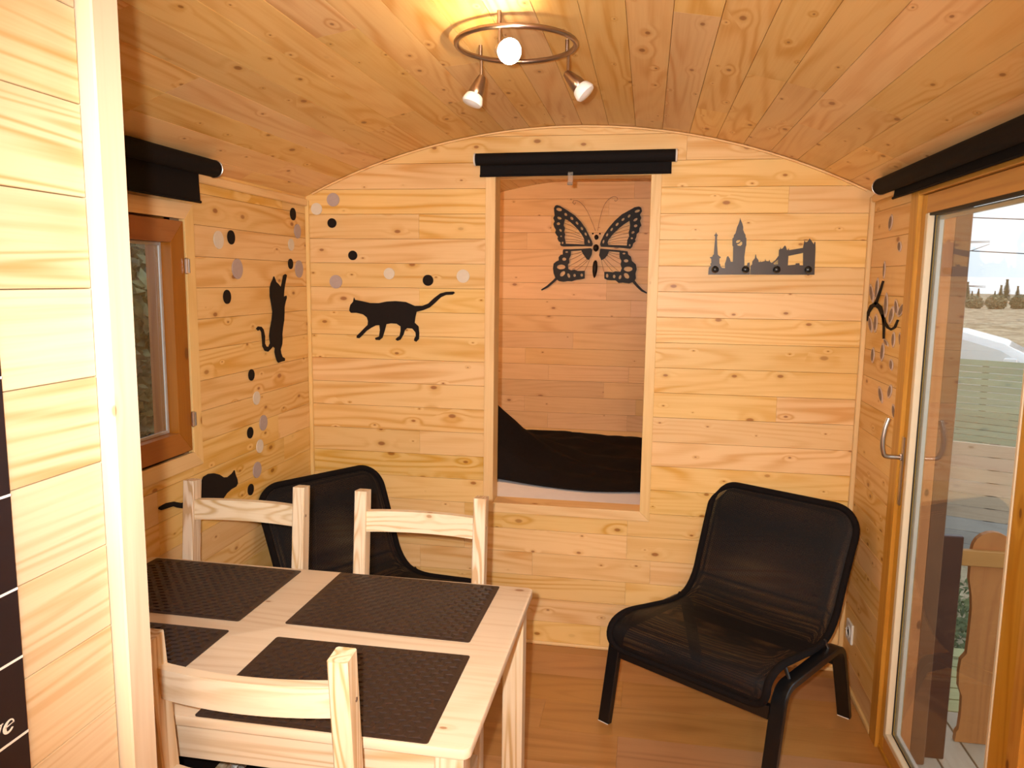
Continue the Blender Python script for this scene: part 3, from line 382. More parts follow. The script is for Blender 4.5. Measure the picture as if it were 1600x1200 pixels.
def row(parent, o, ux, uy, L, Wd, m, lo=.55, hi=1.5, holes=(), name='plank'):
    """one course of cladding from o along ux, skipping the (a, b) spans in holes"""
    spans = [(0.0, L)]
    for a, b in holes:
        nxt = []
        for s, e in spans:
            if b <= s or a >= e: nxt.append((s, e)); continue
            if a > s: nxt.append((s, a))
            if b < e: nxt.append((b, e))
        spans = nxt
    ux = Vector(ux)
    for s, e in spans:
        x = s
        while x < e - .002:
            l = rng.choice([lo, (lo + hi) / 2, hi, lo * 1.4]); 
            if e - x - l < .22: l = e - x
            l = round(l, 3); plank(parent, Vector(o) + ux * x, ux, uy, l, Wd, m, name); x += l

# floor
floor = tag(MB().box((-.05, YN, -.04), (W + .05, D, -.0125)).obj('floor', m_back), 'honey brown wood laminate floor of the small timber room', 'floor', kind='structure')
k = 0; y = D - .0
fr = [-.07 + .1895 * i for i in range(10)] 
ys = []; yy = -.07 + .1895 * 9
while yy > YN: ys.append(yy); yy -= .1895
offs = {-.459: 1.124, -.649: 1.402}
for i, y0 in enumerate(ys):
    y1 = min(y0, D); yb = y0 - .1895
    if y0 > .15: continue
    w = y1 - max(yb, YN) 
    j = 1.124 if abs(yb + .6385) < .03 else (1.402 if abs(yb + .828) < .03 else rng.uniform(.3, 2.0))
    xs = [0.0] + sorted([q for q in (j - 1.28, j, j + 1.28) if .05 < q < W - .05]) + [W]
    for a, b in zip(xs, xs[1:]): plank(floor, (a, max(yb, YN), 0.0), (1, 0, 0), (0, 1, 0), round(b - a, 3), round(w, 4), m_floor, 'floor_board', .010)

# back wall with the opening to the bed alcove
OX0, OX1, OZ0, OZ1 = .806, 1.470, .606, 2.004
wb = MB(); top = [(x, zarch(x)) for x in [W * i / 24 for i in range(25)]]
YM = plane_m((0, .016, 0), (1, 0, 0), (0, 0, 1))
wb.box((0, .016, 0), (OX0, .07, OZ1)); wb.box((OX1, .016, 0), (W, .07, OZ1)); wb.box((OX0, .016, 0), (OX1, .07, OZ0))
wb.prism([(x, z) for x, z in top if z > OZ1 - .2][::-1] + [(0, 1.9), (0, OZ1 - .0001), (W, OZ1 - .0001), (W, 1.9)] if False else [(.35, OZ1), (1.93, OZ1)] + [(x, z + .005) for x, z in top if .35 <= x <= 1.93][::-1], -.054, 0, YM)
wall_back = tag(wb.obj('wall_back', m_back), 'back wall clad in knotty pine boards around the opening to the bed alcove', 'wall', kind='structure')
z = 0.0; k = 0
while z < 2.17:
    h = STEP if z > .001 else STEP * .99
    x0, x1 = 0.0, W
    if z > 1.88:
        dx = math.sqrt(max(RC * RC - (z - .01 - ZC) ** 2, 0)); x0, x1 = max(0, 1.14 - dx), min(W, 1.14 + dx)
        if x1 - x0 < .05: break
    hh = []
    if z + h > OZ0 + .01 and z < OZ1 - .01: hh = [(OX0 - x0, OX1 - x0)]
    row(wall_back, (x0, 0, z), (1, 0, 0), (0, 0, 1), x1 - x0, STEP, m_pine, .5, 1.3, hh)
    if hh and z + STEP > OZ1: plank(wall_back, (OX0, 0, OZ1), (1, 0, 0), (0, 0, 1), OX1 - OX0, round(z + STEP - OZ1, 4), m_pine)
    z += STEP
# second skin on the alcove side
z = 0.5
while z < 2.17:
    x0, x1 = 0.0, W
    if z > 1.88:
        dx = math.sqrt(max(RC * RC - (z - .01 - ZC) ** 2, 0)); x0, x1 = max(0, 1.14 - dx), min(W, 1.14 + dx)
    hh = [(x1 - OX1, x1 - OX0)] if z + STEP > OZ0 + .01 and z < OZ1 - .01 else []
    row(wall_back, (x1, .085, z), (-1, 0, 0), (0, 0, 1), x1 - x0, STEP, m_pine, 1.0, 2.3, hh); z += STEP
# casing of the opening, mitred, and its reveal
def mitred(parent, x0, x1, z0, z1, w, face, thick, conv, mats, name):
    """four mitred boards around the rectangle (x0,x1,z0,z1); conv maps (u, v, depth) to the wall"""
    qs = [([(x0 - w, z0 - w), (x0, z0), (x0, z1), (x0 - w, z1 + w)], 1), ([(x1, z0), (x1 + w, z0 - w), (x1 + w, z1 + w), (x1, z1)], 1),
          ([(x0 - w, z0 - w), (x1 + w, z0 - w), (x1, z0), (x0, z0)], 0), ([(x0, z1), (x1, z1), (x1 + w, z1 + w), (x0 - w, z1 + w)], 0)]
    for pts, vert in qs:
        MB().prism(pts, face, face + thick, conv, bevel=.0015).obj(name, mats[1] if vert else mats[0], parent)
CV_BACK = plane_m((0, 0, 0), (1, 0, 0), (0, 0, 1))      # local z -> -Y
mitred(wall_back, .826, 1.448, .622, 1.984, .041, 0, .012, CV_BACK, (m_trim['X'], m_trim['Z']), 'opening_casing')
MB().box((.806, -.001, .606), (.826, .09, 2.0)).obj('opening_reveal', m_trim['Z'], wall_back)
MB().box((1.448, -.001, .606), (1.468, .09, 2.0)).obj('opening_reveal', m_trim['Z'], wall_back)
MB().box((.806, -.001, 1.984), (1.468, .09, 2.004)).obj('opening_reveal', m_trim['X'], wall_back)
MB().box((.806, -.001, .602), (1.468, .09, .622)).obj('opening_reveal', m_trim['X'], wall_back)

# alcove: back, side walls
wall_alcove = tag(MB().box((-.03, D + .016, 0), (W + .03, D + .05, 2.19)).obj('wall_alcove', m_back), 'far pine wall of the bed alcove behind the iron butterfly', 'wall', kind='structure')
z = .3; 
while z < 2.17:
    row(wall_alcove, (0, D, z + .03), (1, 0, 0), (0, 0, 1), W, STEP, m_alc_warm, .5, 1.2); z += STEP
for sx, nm, lab in ((0, 'wall_alcove_left', 'left end wall of the bed alcove'), (W, 'wall_alcove_right', 'right end wall of the bed alcove')):
    q = MB().box((sx - .05 if sx == 0 else sx + .016, .07, 0), (sx - .016 if sx == 0 else sx + .05, D + .02, 1.93)).obj(nm, m_back)
    tag(q, lab, 'wall', kind='structure')
    z = .3
    while z < 1.95:
        if sx == 0: plank(q, (0, .085, z), (0, 1, 0), (0, 0, 1), D - .085, STEP, m_alc_warm)
        else: plank(q, (W, D, z), (0, -1, 0), (0, 0, 1), D - .085, STEP, m_alc_warm)
        z += STEP

# left wall with window
WY0, WY1, WZ0, WZ1 = -1.76, -.905, .99, 1.765
wl_ = MB(); 
for lo, hi in (((-.10, YN, 0), (-.016, WY0, 1.93)), ((-.10, WY1, 0), (-.016, .07, 1.93)), ((-.10, WY0, 0), (-.016, WY1, WZ0)), ((-.10, WY0, WZ1), (-.016, WY1, 1.93))): wl_.box(lo, hi)
wall_left = tag(wl_.obj('wall_left', m_back), 'left wall of knotty pine boards around the small window', 'wall', kind='structure')
z = 0.0; YL = -2.5
while z < 1.93:
    hh = [(WY0 - YL, WY1 - YL)] if z + STEP > WZ0 + .01 and z < WZ1 - .01 else []
    row(wall_left, (0, YL, z), (0, 1, 0), (0, 0, 1), -YL, STEP, m_left, .6, 1.4, hh)
    if hh and z < WZ0: plank(wall_left, (0, WY0, z), (0, 1, 0), (0, 0, 1), WY1 - WY0, round(WZ0 - z, 4), m_left)
    if hh and z + STEP > WZ1: plank(wall_left, (0, WY0, WZ1), (0, 1, 0), (0, 0, 1), WY1 - WY0, round(z + STEP - WZ1, 4), m_left)
    plank(wall_left, (0, YN, z), (0, 1, 0), (0, 0, 1), YL - YN, STEP, m_left); z += STEP
# right wall with door
DY0, DY1, DZ1 = -1.47, -.463, 1.872
wr = MB()
for lo, hi in (((W + .016, YN, 0), (W + .10, DY0, 1.93)), ((W + .016, DY1, 0), (W + .10, .07, 1.93)), ((W + .016, DY0, DZ1), (W + .10, DY1, 1.93))): wr.box(lo, hi)
wall_right = tag(wr.obj('wall_right', m_back), 'right wall of golden pine boards beside and above the glazed door', 'wall', kind='structure')
z = 0.0
while z < 1.93:
    hh = [(-DY1, -DY0)] if z < DZ1 - .02 else []
    row(wall_right, (W, 0, z), (0, -1, 0), (0, 0, 1), 2.5, STEP, m_pine, .45, 1.6, hh)
    if hh and z + STEP > DZ1: plank(wall_right, (W, DY1, DZ1), (0, -1, 0), (0, 0, 1), DY1 - DY0, round(z + STEP - DZ1, 4), m_pine)
    plank(wall_right, (W, -2.5, z), (0, -1, 0), (0, 0, 1), -YN - 2.5, STEP, m_pine); z += STEP
# wall behind the photographer
wall_rear = tag(MB().box((-.05, YN - .04, 0), (W + .05, YN, 2.19)).obj('wall_rear', m_pine), 'end wall behind the photographer', 'wall', kind='structure')

# ceiling: narrow boards following the arc
cb = MB(); N = 40; a_max = math.asin(1.20 / RC)
pts_o = [(1.14 + (RC + .05) * math.sin(-a_max + 2 * a_max * i / N), ZC + (RC + .05) * math.cos(-a_max + 2 * a_max * i / N)) for i in range(N + 1)]
pts_i = [(1.14 + (RC + .016) * math.sin(-a_max + 2 * a_max * i / N), ZC + (RC + .016) * math.cos(-a_max + 2 * a_max * i / N)) for i in range(N + 1)]
for i in range(N): cb.prism([pts_i[i], pts_i[i + 1], pts_o[i + 1], pts_o[i]], -(D + .05), -(YN - .04), plane_m((0, 0, 0), (1, 0, 0), (0, 0, 1)))
ceiling = tag(cb.obj('ceiling', m_back), 'curved barrel ceiling of narrow honey coloured pine boards', 'ceiling', kind='structure')
s0 = .345; sw = .1045
k0 = int((s0 + RC * math.asin(1.14 / RC)) / sw) + 1
for k in range(-k0, 13):
    sa = s0 + k * sw; sb = sa + sw; t = (sa + sb) / 2 / RC
    if abs(t) * RC > 1.19 + .05: continue
    ta = sa / RC; p = Vector((1.14 + RC * math.sin(ta), 0, ZC + RC * math.cos(ta))); q = Vector((1.14 + RC * math.sin(sb / RC), 0, ZC + RC * math.cos(sb / RC)))
    uy = (q - p).normalized(); ux = Vector((0, -1, 0))
    wd = (q - p).length
    if ux.cross(uy).z > 0: p, uy = q, -uy
    y = D
    while y > YN + .01:
        l = rng.choice([.9, 1.3, 1.7, 2.1]); l = min(l, y - YN)
        plank(ceiling, (p.x, y, p.z), ux, uy, round(l, 3), round(wd, 4), m_ceil, 'ceiling_board'); y -= l

# corner and junction trims
t1 = tag(MB().box((0, -.016, 0), (.016, 0, 1.895), .003).obj('trim_1', m_trim['Z']), 'thin upright corner strip between left and back walls', 'trim', kind='structure')
t2 = tag(MB().box((W - .018, -.018, 0), (W, 0, 1.895), .003).obj('trim_2', m_trim['Z']), 'thin upright corner strip between back and right walls', 'trim', kind='structure')
t3 = tag(MB().box((0, -2.5, 1.868), (.016, -.017, 1.898), .004).obj('trim_3', m_trim['Y']), 'long strip under the ceiling along the left wall', 'trim', kind='structure')
t4 = tag(MB().box((W - .016, -2.5, 1.868 + .006), (W, -.019, 1.90), .004).obj('trim_4', m_trim['Y']), 'long strip under the ceiling along the right wall', 'trim', kind='structure')
arc = [(1.14 + (RC - .006) * math.sin(a), -.007, ZC + (RC - .006) * math.cos(a)) for a in [-math.asin(1.11 / RC) + 2 * math.asin(1.11 / RC) * i / 40 for i in range(41)]]
t5 = tag(MB().sweep(arc, .012, .007, (0, 1, 0)).obj('trim_5', m_ceil), 'thin curved strip where the back wall meets the arched ceiling', 'trim', kind='structure')
tag(MB().box((W - .014, DY1, 0), (W, -.019, .022), .006, 2).obj('baseboard_right', m_trim['Y']), 'slim pale skirting strip between the black chair corner and the door', 'skirting', kind='structure')
tag(MB().box((.017, -.012, 0), (W - .019, 0, .014), .004, 2).obj('baseboard_back', m_trim['X']), 'slim skirting strip along the foot of the back wall', 'skirting', kind='structure')
tag(MB().box((0, -2.5, 0), (.014, -.017, .022), .006, 2).obj('baseboard_left', m_trim['Y']), 'slim skirting strip along the foot of the left wall', 'skirting', kind='structure')

# partition at the left with its corner post
PX = .84
wall_partition = tag(MB().box((.02, -4.5, 0), (PX - .014, -2.39, 2.17)).obj('wall_partition', m_back), 'near left partition clad in wide grained pine boards', 'wall', kind='structure')
z = 1.452 - 14 * .0985
z = 1.554 - 15 * .0985
while z < 2.15:
    zz = max(z, 0); plank(wall_partition, (PX, -4.5, zz), (0, 1, 0), (0, 0, 1), 2.10, round(z + .0985 - zz, 4), m_part); z += .0985
tag(MB().box((PX - .06, -2.392, 0), (PX + .014, -2.347, 2.163), .002).obj('trim_6', m_post), 'pale square corner post at the end of the near partition', 'post', kind='structure')

# ------------------------------------------------------------ window in the left wall
win = empty('window_1', (0, -1.33, 1.37)); tag(win, 'small reddish brown timber window in the left wall', 'window', kind='structure')
WI = Matrix.Translation((0, 1.33, -1.37))
CV_LEFT = WI @ plane_m((0, 0, 0), (0, 1, 0), (0, 0, 1))   # u = y, v = z, local z -> +X
mitred(win, WY0 + .0, WY1 - .008, 1.0, 1.745, .05, 0, .012, CV_LEFT, (m_trim['Y'], m_trim['Z']), 'window_casing')
sy0, sy1, sz0, sz1 = WY0 + .012, -.92, 1.008, 1.738
mitred(win, sy0 + .068, sy1 - .068, sz0 + .068, sz1 - .068, .068, -.045, .055, CV_LEFT, (m_win['Y'], m_win['Z']), 'sash_member')
mitred(win, sy0 + .078, sy1 - .078, sz0 + .078, sz1 - .078, .010, -.03, .006, CV_LEFT, (m_alu, m_alu), 'spacer_bar')
MB().box((-.034, sy0 + .066, sz0 + .066), (-.030, sy1 - .066, sz1 - .066), mw=WI).obj('glass_pane', m_glass, win)
for lo, hi in (((-.115, WY1 - .030, WZ0), (-.046, WY1, WZ1)), ((-.10, WY0, WZ0), (-.046, WY0 + .022, WZ1)), ((-.10, WY0, WZ0), (-.046, WY1, WZ0 + .022)), ((-.10, WY0, WZ1 - .022), (-.046, WY1, WZ1))):
    MB().box(lo, hi, mw=WI).obj('outer_frame', m_win['Z'], win)
for zz in (1.60, 1.11):
    MB().box((.010, -.925, zz - .025), (.020, -.911, zz + .025), .003, mw=WI).tube([Vector((.018, -.912, zz - .022)) + Vector((0, 1.33, -1.37)), Vector((.018, -.912, zz + .022)) + Vector((0, 1.33, -1.37))], .005, 8).obj('hinge', m_steel, win)

# ------------------------------------------------------------ glazed door in the right wall
door = empty('door_1', (W, -.95, 0)); tag(door, 'full height glazed door in orange stained timber', 'door', kind='structure')
DI = Matrix.Translation((-W, .95, 0))
def dbox(lo, hi, name, m, bevel=.002, par=door): return MB().box(lo, hi, bevel, mw=DI).obj(name, m, par)
dbox((W - .012, -.535, 0), (W + .09, -.463, 1.872), 'door_frame', m_door['Z'])
dbox((W - .012, -1.47, 0), (W + .09, -1.415, 1.872), 'door_frame', m_door['Z'])
dbox((W - .012, -1.415, 1.845), (W + .09, -.535, 1.872), 'door_frame', m_door['Y'])
dbox((W - .002, -1.415, 0), (W + .09, -.535, .018), 'threshold', m_door['Y'])
dbox((W + .0, -.578, .02), (W + .055, -.536, 1.843), 'stile', m_door['Z'])
dbox((W + .0, -1.413, .02), (W + .055, -1.306, 1.843), 'stile', m_door['Z'])
dbox((W + .0, -1.306, 1.786), (W + .055, -.578, 1.843), 'top_rail', m_door['Y'])
dbox((W + .0, -1.306, .02), (W + .055, -.578, .072), 'bottom_rail', m_door['Y'])
gy0, gy1, gz0, gz1 = -1.306, -.578, .072, 1.786
for lo, hi in (((W - .002, gy1 - .024, gz0), (W + .02, gy1, gz1)), ((W - .002, gy0, gz0), (W + .02, gy0 + .012, gz1)), ((W - .002, gy0 + .012, gz0), (W + .02, gy1 - .024, gz0 + .02))):
    dbox(lo, hi, 'glazing_bead', m_bead)
dbox((W + .002, gy0 + .012, gz1 - .008), (W + .02, gy1 - .024, gz1), 'seal', m_rubber, .001)
dbox((W + .0165, gy1 - .027, gz0 + .02), (W + .0205, gy1 - .024, gz1 - .008), 'seal', m_rubber, .001)
dbox((W + .0165, gy0 + .012, gz0 + .02), (W + .0205, gy1 - .027, gz0 + .023), 'seal', m_rubber, .001)
for lo, hi in (((W + .024, gy1 - .050, gz0 + .03), (W + .036, gy1 - .024, gz1 - .012)), ((W + .024, gy0 + .016, gz0 + .03), (W + .036, gy0 + .03, gz1 - .012)), ((W + .024, gy0 + .016, gz0 + .02), (W + .036, gy1 - .032, gz0 + .036)), ((W + .024, gy0 + .016, gz1 - .022), (W + .036, gy1 - .032, gz1 - .008))):
    dbox(lo, hi, 'spacer_bar', m_alu, .001)
dbox((W + .021, gy0 + .002, gz0 + .004), (W + .0235, gy1 - .006, gz1 - .002), 'glass_pane', m_glass, 0)
pl_ = dbox((W - .006, -.562, .86), (W + .0, -.541, 1.085), 'handle_plate', m_steel, .002)
hp = [(W - .004, -.551, 1.018), (W - .045, -.551, 1.018), (W - .060, -.556, 1.022), (W - .068, -.560, 1.045), (W - .070, -.562, 1.08), (W - .064, -.562, 1.12), (W - .056, -.560, 1.145)]
MB().tube([Vector(p) + Vector((-W, .95, 0)) for p in fillet(hp, .02)], .0075, 10).obj('door_handle', m_steel, door, True)
MB().box((W - .012, -.559, 1.006), (W - .005, -.543, 1.030), .004, 2, mw=DI).obj('handle_rosette', m_steel, door)
MB().lathe([(.004, 0), (.004, .003)], Vector((W - .007, -.551, .875)) + Vector((-W, .95, 0)), (1, 0, 0), 10).obj('screw', m_steel, door)

dbox((W + .065, -.545, 0), (W + .098, -.475, 1.87), 'outer_jamb', m_rail)
# socket
so = empty('power_socket', (W, -.112, .222)); tag(so, 'white wall socket low on the right wall beside the black chair', 'socket')
MB().box((-.010, -.040, -.040), (0, .040, .040), .004, 2).obj('cover_plate', m_white, so)
MB().lathe([(.024, 0), (.026, .004), (.020, .0045), (.018, .001), (.002, .001)], (-.009, 0, 0), (-1, 0, 0), 20).obj('socket_well', m_white, so, True)
for dz in (-.0095, .0095): MB().lathe([(.0026, 0), (.0026, .0015)], (-.010, dz, 0), (-1, 0, 0), 8).obj('pin_hole', m_rubber, so)
MB().tube([(-.010, 0, .011), (-.022, 0, .011)], .0022, 8).obj('earth_pin', m_steel, so)
# ------------------------------------------------------------ roller blinds
def blind(name_lab, A, B, out, r, drop, hang, clip_at, cap, ia=.012, ib=.012):
    """A, B: the ends of the roller; out: unit vector into the room"""
    A, B, out = Vector(A), Vector(B), Vector(out); mid = (A + B) / 2; ax = (B - A).normalized()
    t = empty('roller_blind', mid); tag(t, name_lab, 'blind', 'black roller blinds')
    a, b = A - mid, B - mid
    MB().tube([a, b], r, 20).obj('roller', m_blackblind, t, True)
    # cloth leaves the roller on its room side and hangs
    Z = Vector((0, 0, 1)); a2, b2 = a + ax * ia, b - ax * ib
    mb = MB(); q = []
    prof = [(-out * r * .93, 0), (-out * r * .93, -r * .6), (-out * r * .90, -drop * .5), (-out * r * .80, -drop)]
    rows = []
    for o_, dz in prof: rows.append([mb.bm.verts.new(p + o_ + Z * dz) for p in (a2, b2)])
    rows2 = [[mb.bm.verts.new(v.co - out * .0012) for v in rw_] for rw_ in rows]
    for i in range(len(rows) - 1):
        mb.bm.faces.new((rows[i][0], rows[i][1], rows[i + 1][1], rows[i + 1][0])); mb.bm.faces.new((rows2[i][1], rows2[i][0], rows2[i + 1][0], rows2[i + 1][1]))
    mb.obj('cloth', m_blackblind, t)
    MB().tube([a2 - out * r * .8 - Z * (drop - .004), b2 - out * r * .8 - Z * (drop - .004)], .0045, 8).obj('bottom_bar', m_blackblind, t)
    for e, s_ in ((a, -1), (b, 1)):
        MB().lathe([(r * .95, 0), (r * 1.08, .002), (r * 1.02, .007), (r * .5, .009)], e, ax * s_, 18).obj('end_cap', cap, t, True)
        w = e + ax * s_ * .006
        wdist = hang
        lo = w - out * wdist; m_ = MB(); c = (w + lo) / 2
        d = Vector((abs(ax.x) * .006 + abs(out.x) * wdist, abs(ax.y) * .006 + abs(out.y) * wdist, .03)); m_.box(c - d / 2, c + d / 2, .001).obj('bracket', cap, t)
    if clip_at is not None:
        p = a.lerp(b, clip_at) + out * (-r * .8 + .007) - Z * (drop - .012)
        k = ax * .011
        mb = MB(); path = [p, p - Z * .03, p - Z * .046 + out * .006, p - Z * .05 + out * .014, p - Z * .042 + out * .018]
        mb.sweep(path, .020, .003, ax); mb.obj('clip', m_clear, t)
    return t
blind('black roller blind rolled up above the alcove opening', (.752, -.045, 2.046), (1.536, -.045, 2.052), (0, -1, 0), .024, .066, .043, .485, m_white)
blind('black roller blind above the small left window', (.075, -1.75, 1.908), (.075, -.838, 1.908), (1, 0, 0), .027, .112, .073, None, m_steel, .02, .050)
blind('long black roller blind above the glazed door', (W - .055, -.278, 1.902), (W - .055, -1.62, 1.902), (-1, 0, 0), .028, .05, .052, .81, m_steel, .065, .02)

# ------------------------------------------------------------ wall cut-outs
DX, DZ = (1, 0, 0), (0, 0, 1); LX = (0, 1, 0); RX = (0, -1, 0)
tag(cutout('cat_cutout', DECALS['cat_walk'], (0, -.001, 0), DX, DZ, .004, m_decal_b), 'black cat silhouette walking left on the back wall', 'wall decoration', 'black cat silhouettes')
tag(cutout('cat_cutout', DECALS['cat_climb'], (.001, 0, 0), LX, DZ, .004, m_decal_b), 'black cat silhouette climbing upright beside the left corner', 'wall decoration', 'black cat silhouettes')
tag(cutout('cat_cutout', DECALS['cat_crouch'], (.001, 0, 0), LX, DZ, .004, m_decal_b), 'black crouching cat silhouette with long tail below the left window', 'wall decoration', 'black cat silhouettes')
dm = {'b': m_decal_b, 'g': m_decal_g, 'l': m_decal_l}
BL = ['mauve grey disc on the back wall by the left corner, highest of all', 'pale disc on the back wall beside the left corner strip', 'black disc on the back wall just below the highest mauve disc',
      'black disc on the back wall halfway between corner and walking cat', 'mauve grey disc on the back wall above the walking cat head', 'pale disc above the middle of the walking cat back',
      'black disc above the walking cat tail', 'pale disc above the tail tip, beside the alcove opening']
LL = ['black disc on the left wall nearest the ceiling corner', 'mauve grey disc on the left wall just below the topmost black one', 'small pale disc on the left wall under the upper mauve one', 'small black disc right above the climbing cat paw',
      'mauve grey disc beside the climbing cat paw at the corner', 'pale disc right of the window top, beside a black one', 'black disc right of the window top, beside a pale one', 'large mauve grey disc between window and climbing cat',
      'black disc between window and climbing cat, below the large mauve one', 'black disc below the climbing cat, first of the falling column', 'pale disc in the falling column, second below the climbing cat', 'mauve grey disc in the falling column, third below the climbing cat',
      'black disc in the falling column, fourth below the climbing cat', 'pale disc in the falling column, fifth below the climbing cat', 'mauve grey disc in the falling column, right of the crouching cat head', 'black disc lowest in the column, beside the black chair back']
def disc(u, v, r, c, base, ux, lab):
    lp = [(u + r * math.cos(2 * PI * i / 28), v + r * math.sin(2 * PI * i / 28)) for i in range(28)]
    tag(cutout('wall_disc', [lp], base, ux, DZ, .003, dm[c]), lab, 'wall decoration', 'round wall discs')
for (u, v, r, c), lab in zip(DECALS['dots_back'], BL): disc(u, v, r, c, (0, -.001, 0), DX, lab)
for (u, v, r, c), lab in zip(DECALS['dots_left'], LL): disc(u, v, r, c, (.001, 0, 0), LX, lab)
br = empty('branch_sticker', (W, -.2, 1.45)); tag(br, 'black curling branch decoration on the right wall by the door', 'wall decoration')
bpy.context.view_layer.update()
for lp in DECALS['branch']: cutout('twig', [lp], (W - .001, 0, 0), RX, DZ, .003, m_decal_b, br)
LV = ['topmost leaf sticker on the right wall', 'second leaf sticker from the top of the right wall', 'slim leaf sticker above the tip of the branch', 'leaf sticker left of the branch arch', 'leaf sticker just left of the upper twig',
      'long leaf sticker right of the arch crown', 'leaf sticker tilted above the branch hook', 'leaf sticker rising from the end of the hook, left one', 'leaf sticker rising from the end of the hook, right one', 'leaf sticker below the left end of the branch',
      'leaf sticker inside the branch arch', 'leaf sticker under the bottom of the hook', 'leaf sticker right of and below the hook, by the door frame', 'leaf sticker low at the left beside the corner strip', 'long leaf sticker hanging from the straight twig',
      'small tilted leaf sticker at the foot of the straight twig', 'short leaf sticker below the branch, darker one', 'tilted leaf sticker in the lower pair, left one', 'tilted leaf sticker in the lower pair, right one', 'lowest leaf sticker above the door handle']
for lp, lab in zip(DECALS['leaves'], LV):
    e = cutout('leaf_sticker', [lp], (W - .001, 0, 0), RX, DZ, .002, m_leaf_e); tag(e, lab + ', mauve edged', 'wall decoration', 'leaf stickers')
    cu = sum(p[0] for p in lp) / len(lp); cv = sum(p[1] for p in lp) / len(lp)
    bpy.context.view_layer.update()
    cutout('leaf_centre', [[(cu + (p[0] - cu) * .62, cv + (p[1] - cv) * .74) for p in lp]], (W - .001, 0, 0), RX, DZ, .0012, m_leaf_c, e, .002)

# skyline coat rack
rack = empty('coat_rack', (1.88, -.003, 1.66)); tag(rack, 'dark steel coat rack cut as a city skyline with clock tower and bridge', 'coat rack')
bpy.context.view_layer.update()
cutout('silhouette_panel', DECALS['sky1'], (0, -.004, 0), DX, DZ, .003, m_steelbk, rack)
cutout('silhouette_panel', DECALS['sky2'], (0, -.004, 0), DX, DZ, .003, m_steelbk, rack)
for u, v in DECALS['knobs']:
    MB().lathe([(.005, 0), (.005, .010), (.012, .013), (.014, .020), (.011, .027), (.004, .030)], Vector((u, -.007, v)) - Vector(rack.location), (0, -1, 0), 18).obj('knob', m_black, rack, True)

# iron butterfly on the alcove wall
bf = empty('butterfly_ornament', (1.13, D, 1.76)); tag(bf, 'large pierced dark iron butterfly hanging on the alcove wall', 'wall ornament')
bpy.context.view_layer.update(); BI = Vector(bf.location)
for k in ('fl', 'fr', 'hl', 'hr'):
    w = cutout('wing', DECALS['wing_' + k], (0, D - .012, 0), DX, DZ, .002, m_iron, bf)
    bpy.context.view_layer.update(); wi = w.matrix_world.inverted(); 
    for a, b in DECALS['vein_' + k]:
        c = ((a[0] + b[0]) / 2, (a[1] + b[1]) / 2 + (.004 if k[0] == 'f' else -.003))
        pts = [wi @ Vector((q[0], D - .014, q[1])) for q in (a, c, b)]
        MB().tube(catmull(pts, 3), .0011, 5).obj('vein', m_vein, w)
for k in 'lr': cutout('wing_tail', DECALS['tail_' + k], (0, D - .013, 0), DX, DZ, .002, m_iron, bf)
bb = DECALS['bbody']
def bp3(p, dy=.018): return Vector((p[0], D - dy, p[1])) - BI
MB().lathe([(.001, 0), (.009, .004), (.013, .014), (.013, .02), (.008, .028), (.001, .032)], bp3((bb[0][0], bb[0][1] - .016)), (0, 0, 1), 14).obj('head', m_iron, bf, True)
for q in (bb[1], bb[2]): MB().lathe([(.001, 0), (.004, .001), (.006, .005), (.004, .009), (.001, .010)], bp3((q[0], q[1] - .005)), (0, 0, 1), 10).obj('eye', m_iron, bf, True)
MB().lathe([(.001, 0), (.012, .006), (.018, .020), (.016, .034), (.006, .044)], bp3((bb[3][0], bb[3][1] - .022)), (0, 0, 1), 14).obj('thorax', m_iron, bf, True)
MB().lathe([(.001, 0), (.008, .012), (.0145, .04), (.0155, .07), (.012, .096), (.005, .108)], bp3((bb[6][0], bb[6][1])), (.04, 0, 1), 14).obj('abdomen', m_iron, bf, True)
for k in 'lr': MB().tube(catmull([bp3(p, .014) for p in DECALS['ant_' + k]], 5), .0014, 6).obj('antenna', m_vein, bf)

# poster at the far left, black with white rules and the end of a word
po = empty('black_poster', (PX + .001, -2.83, 1.2)); tag(po, 'black poster with white rules and white lettering on the near partition', 'poster')
PI_ = Vector(po.location)
MB().box(Vector((PX + .001, -3.12, .55)) - PI_, Vector((PX + .006, -2.5355, 1.90)) - PI_, .0008).obj('poster_board', m_board, po)
for z_ in (1.471, 1.356, 1.261, 1.190, 1.110, 1.0, .9, .8, .7): MB().box(Vector((PX + .006, -3.11, z_ - .0012)) - PI_, Vector((PX + .0066, -2.536, z_ + .0012)) - PI_).obj('white_rule', m_ink, po)
def inkpoly(pts, name='letter'):
    cutout(name, [pts], (PX + .0061, 0, 0), (0, 1, 0), (0, 0, 1), .0005, m_ink, po)
bpy.context.view_layer.update()
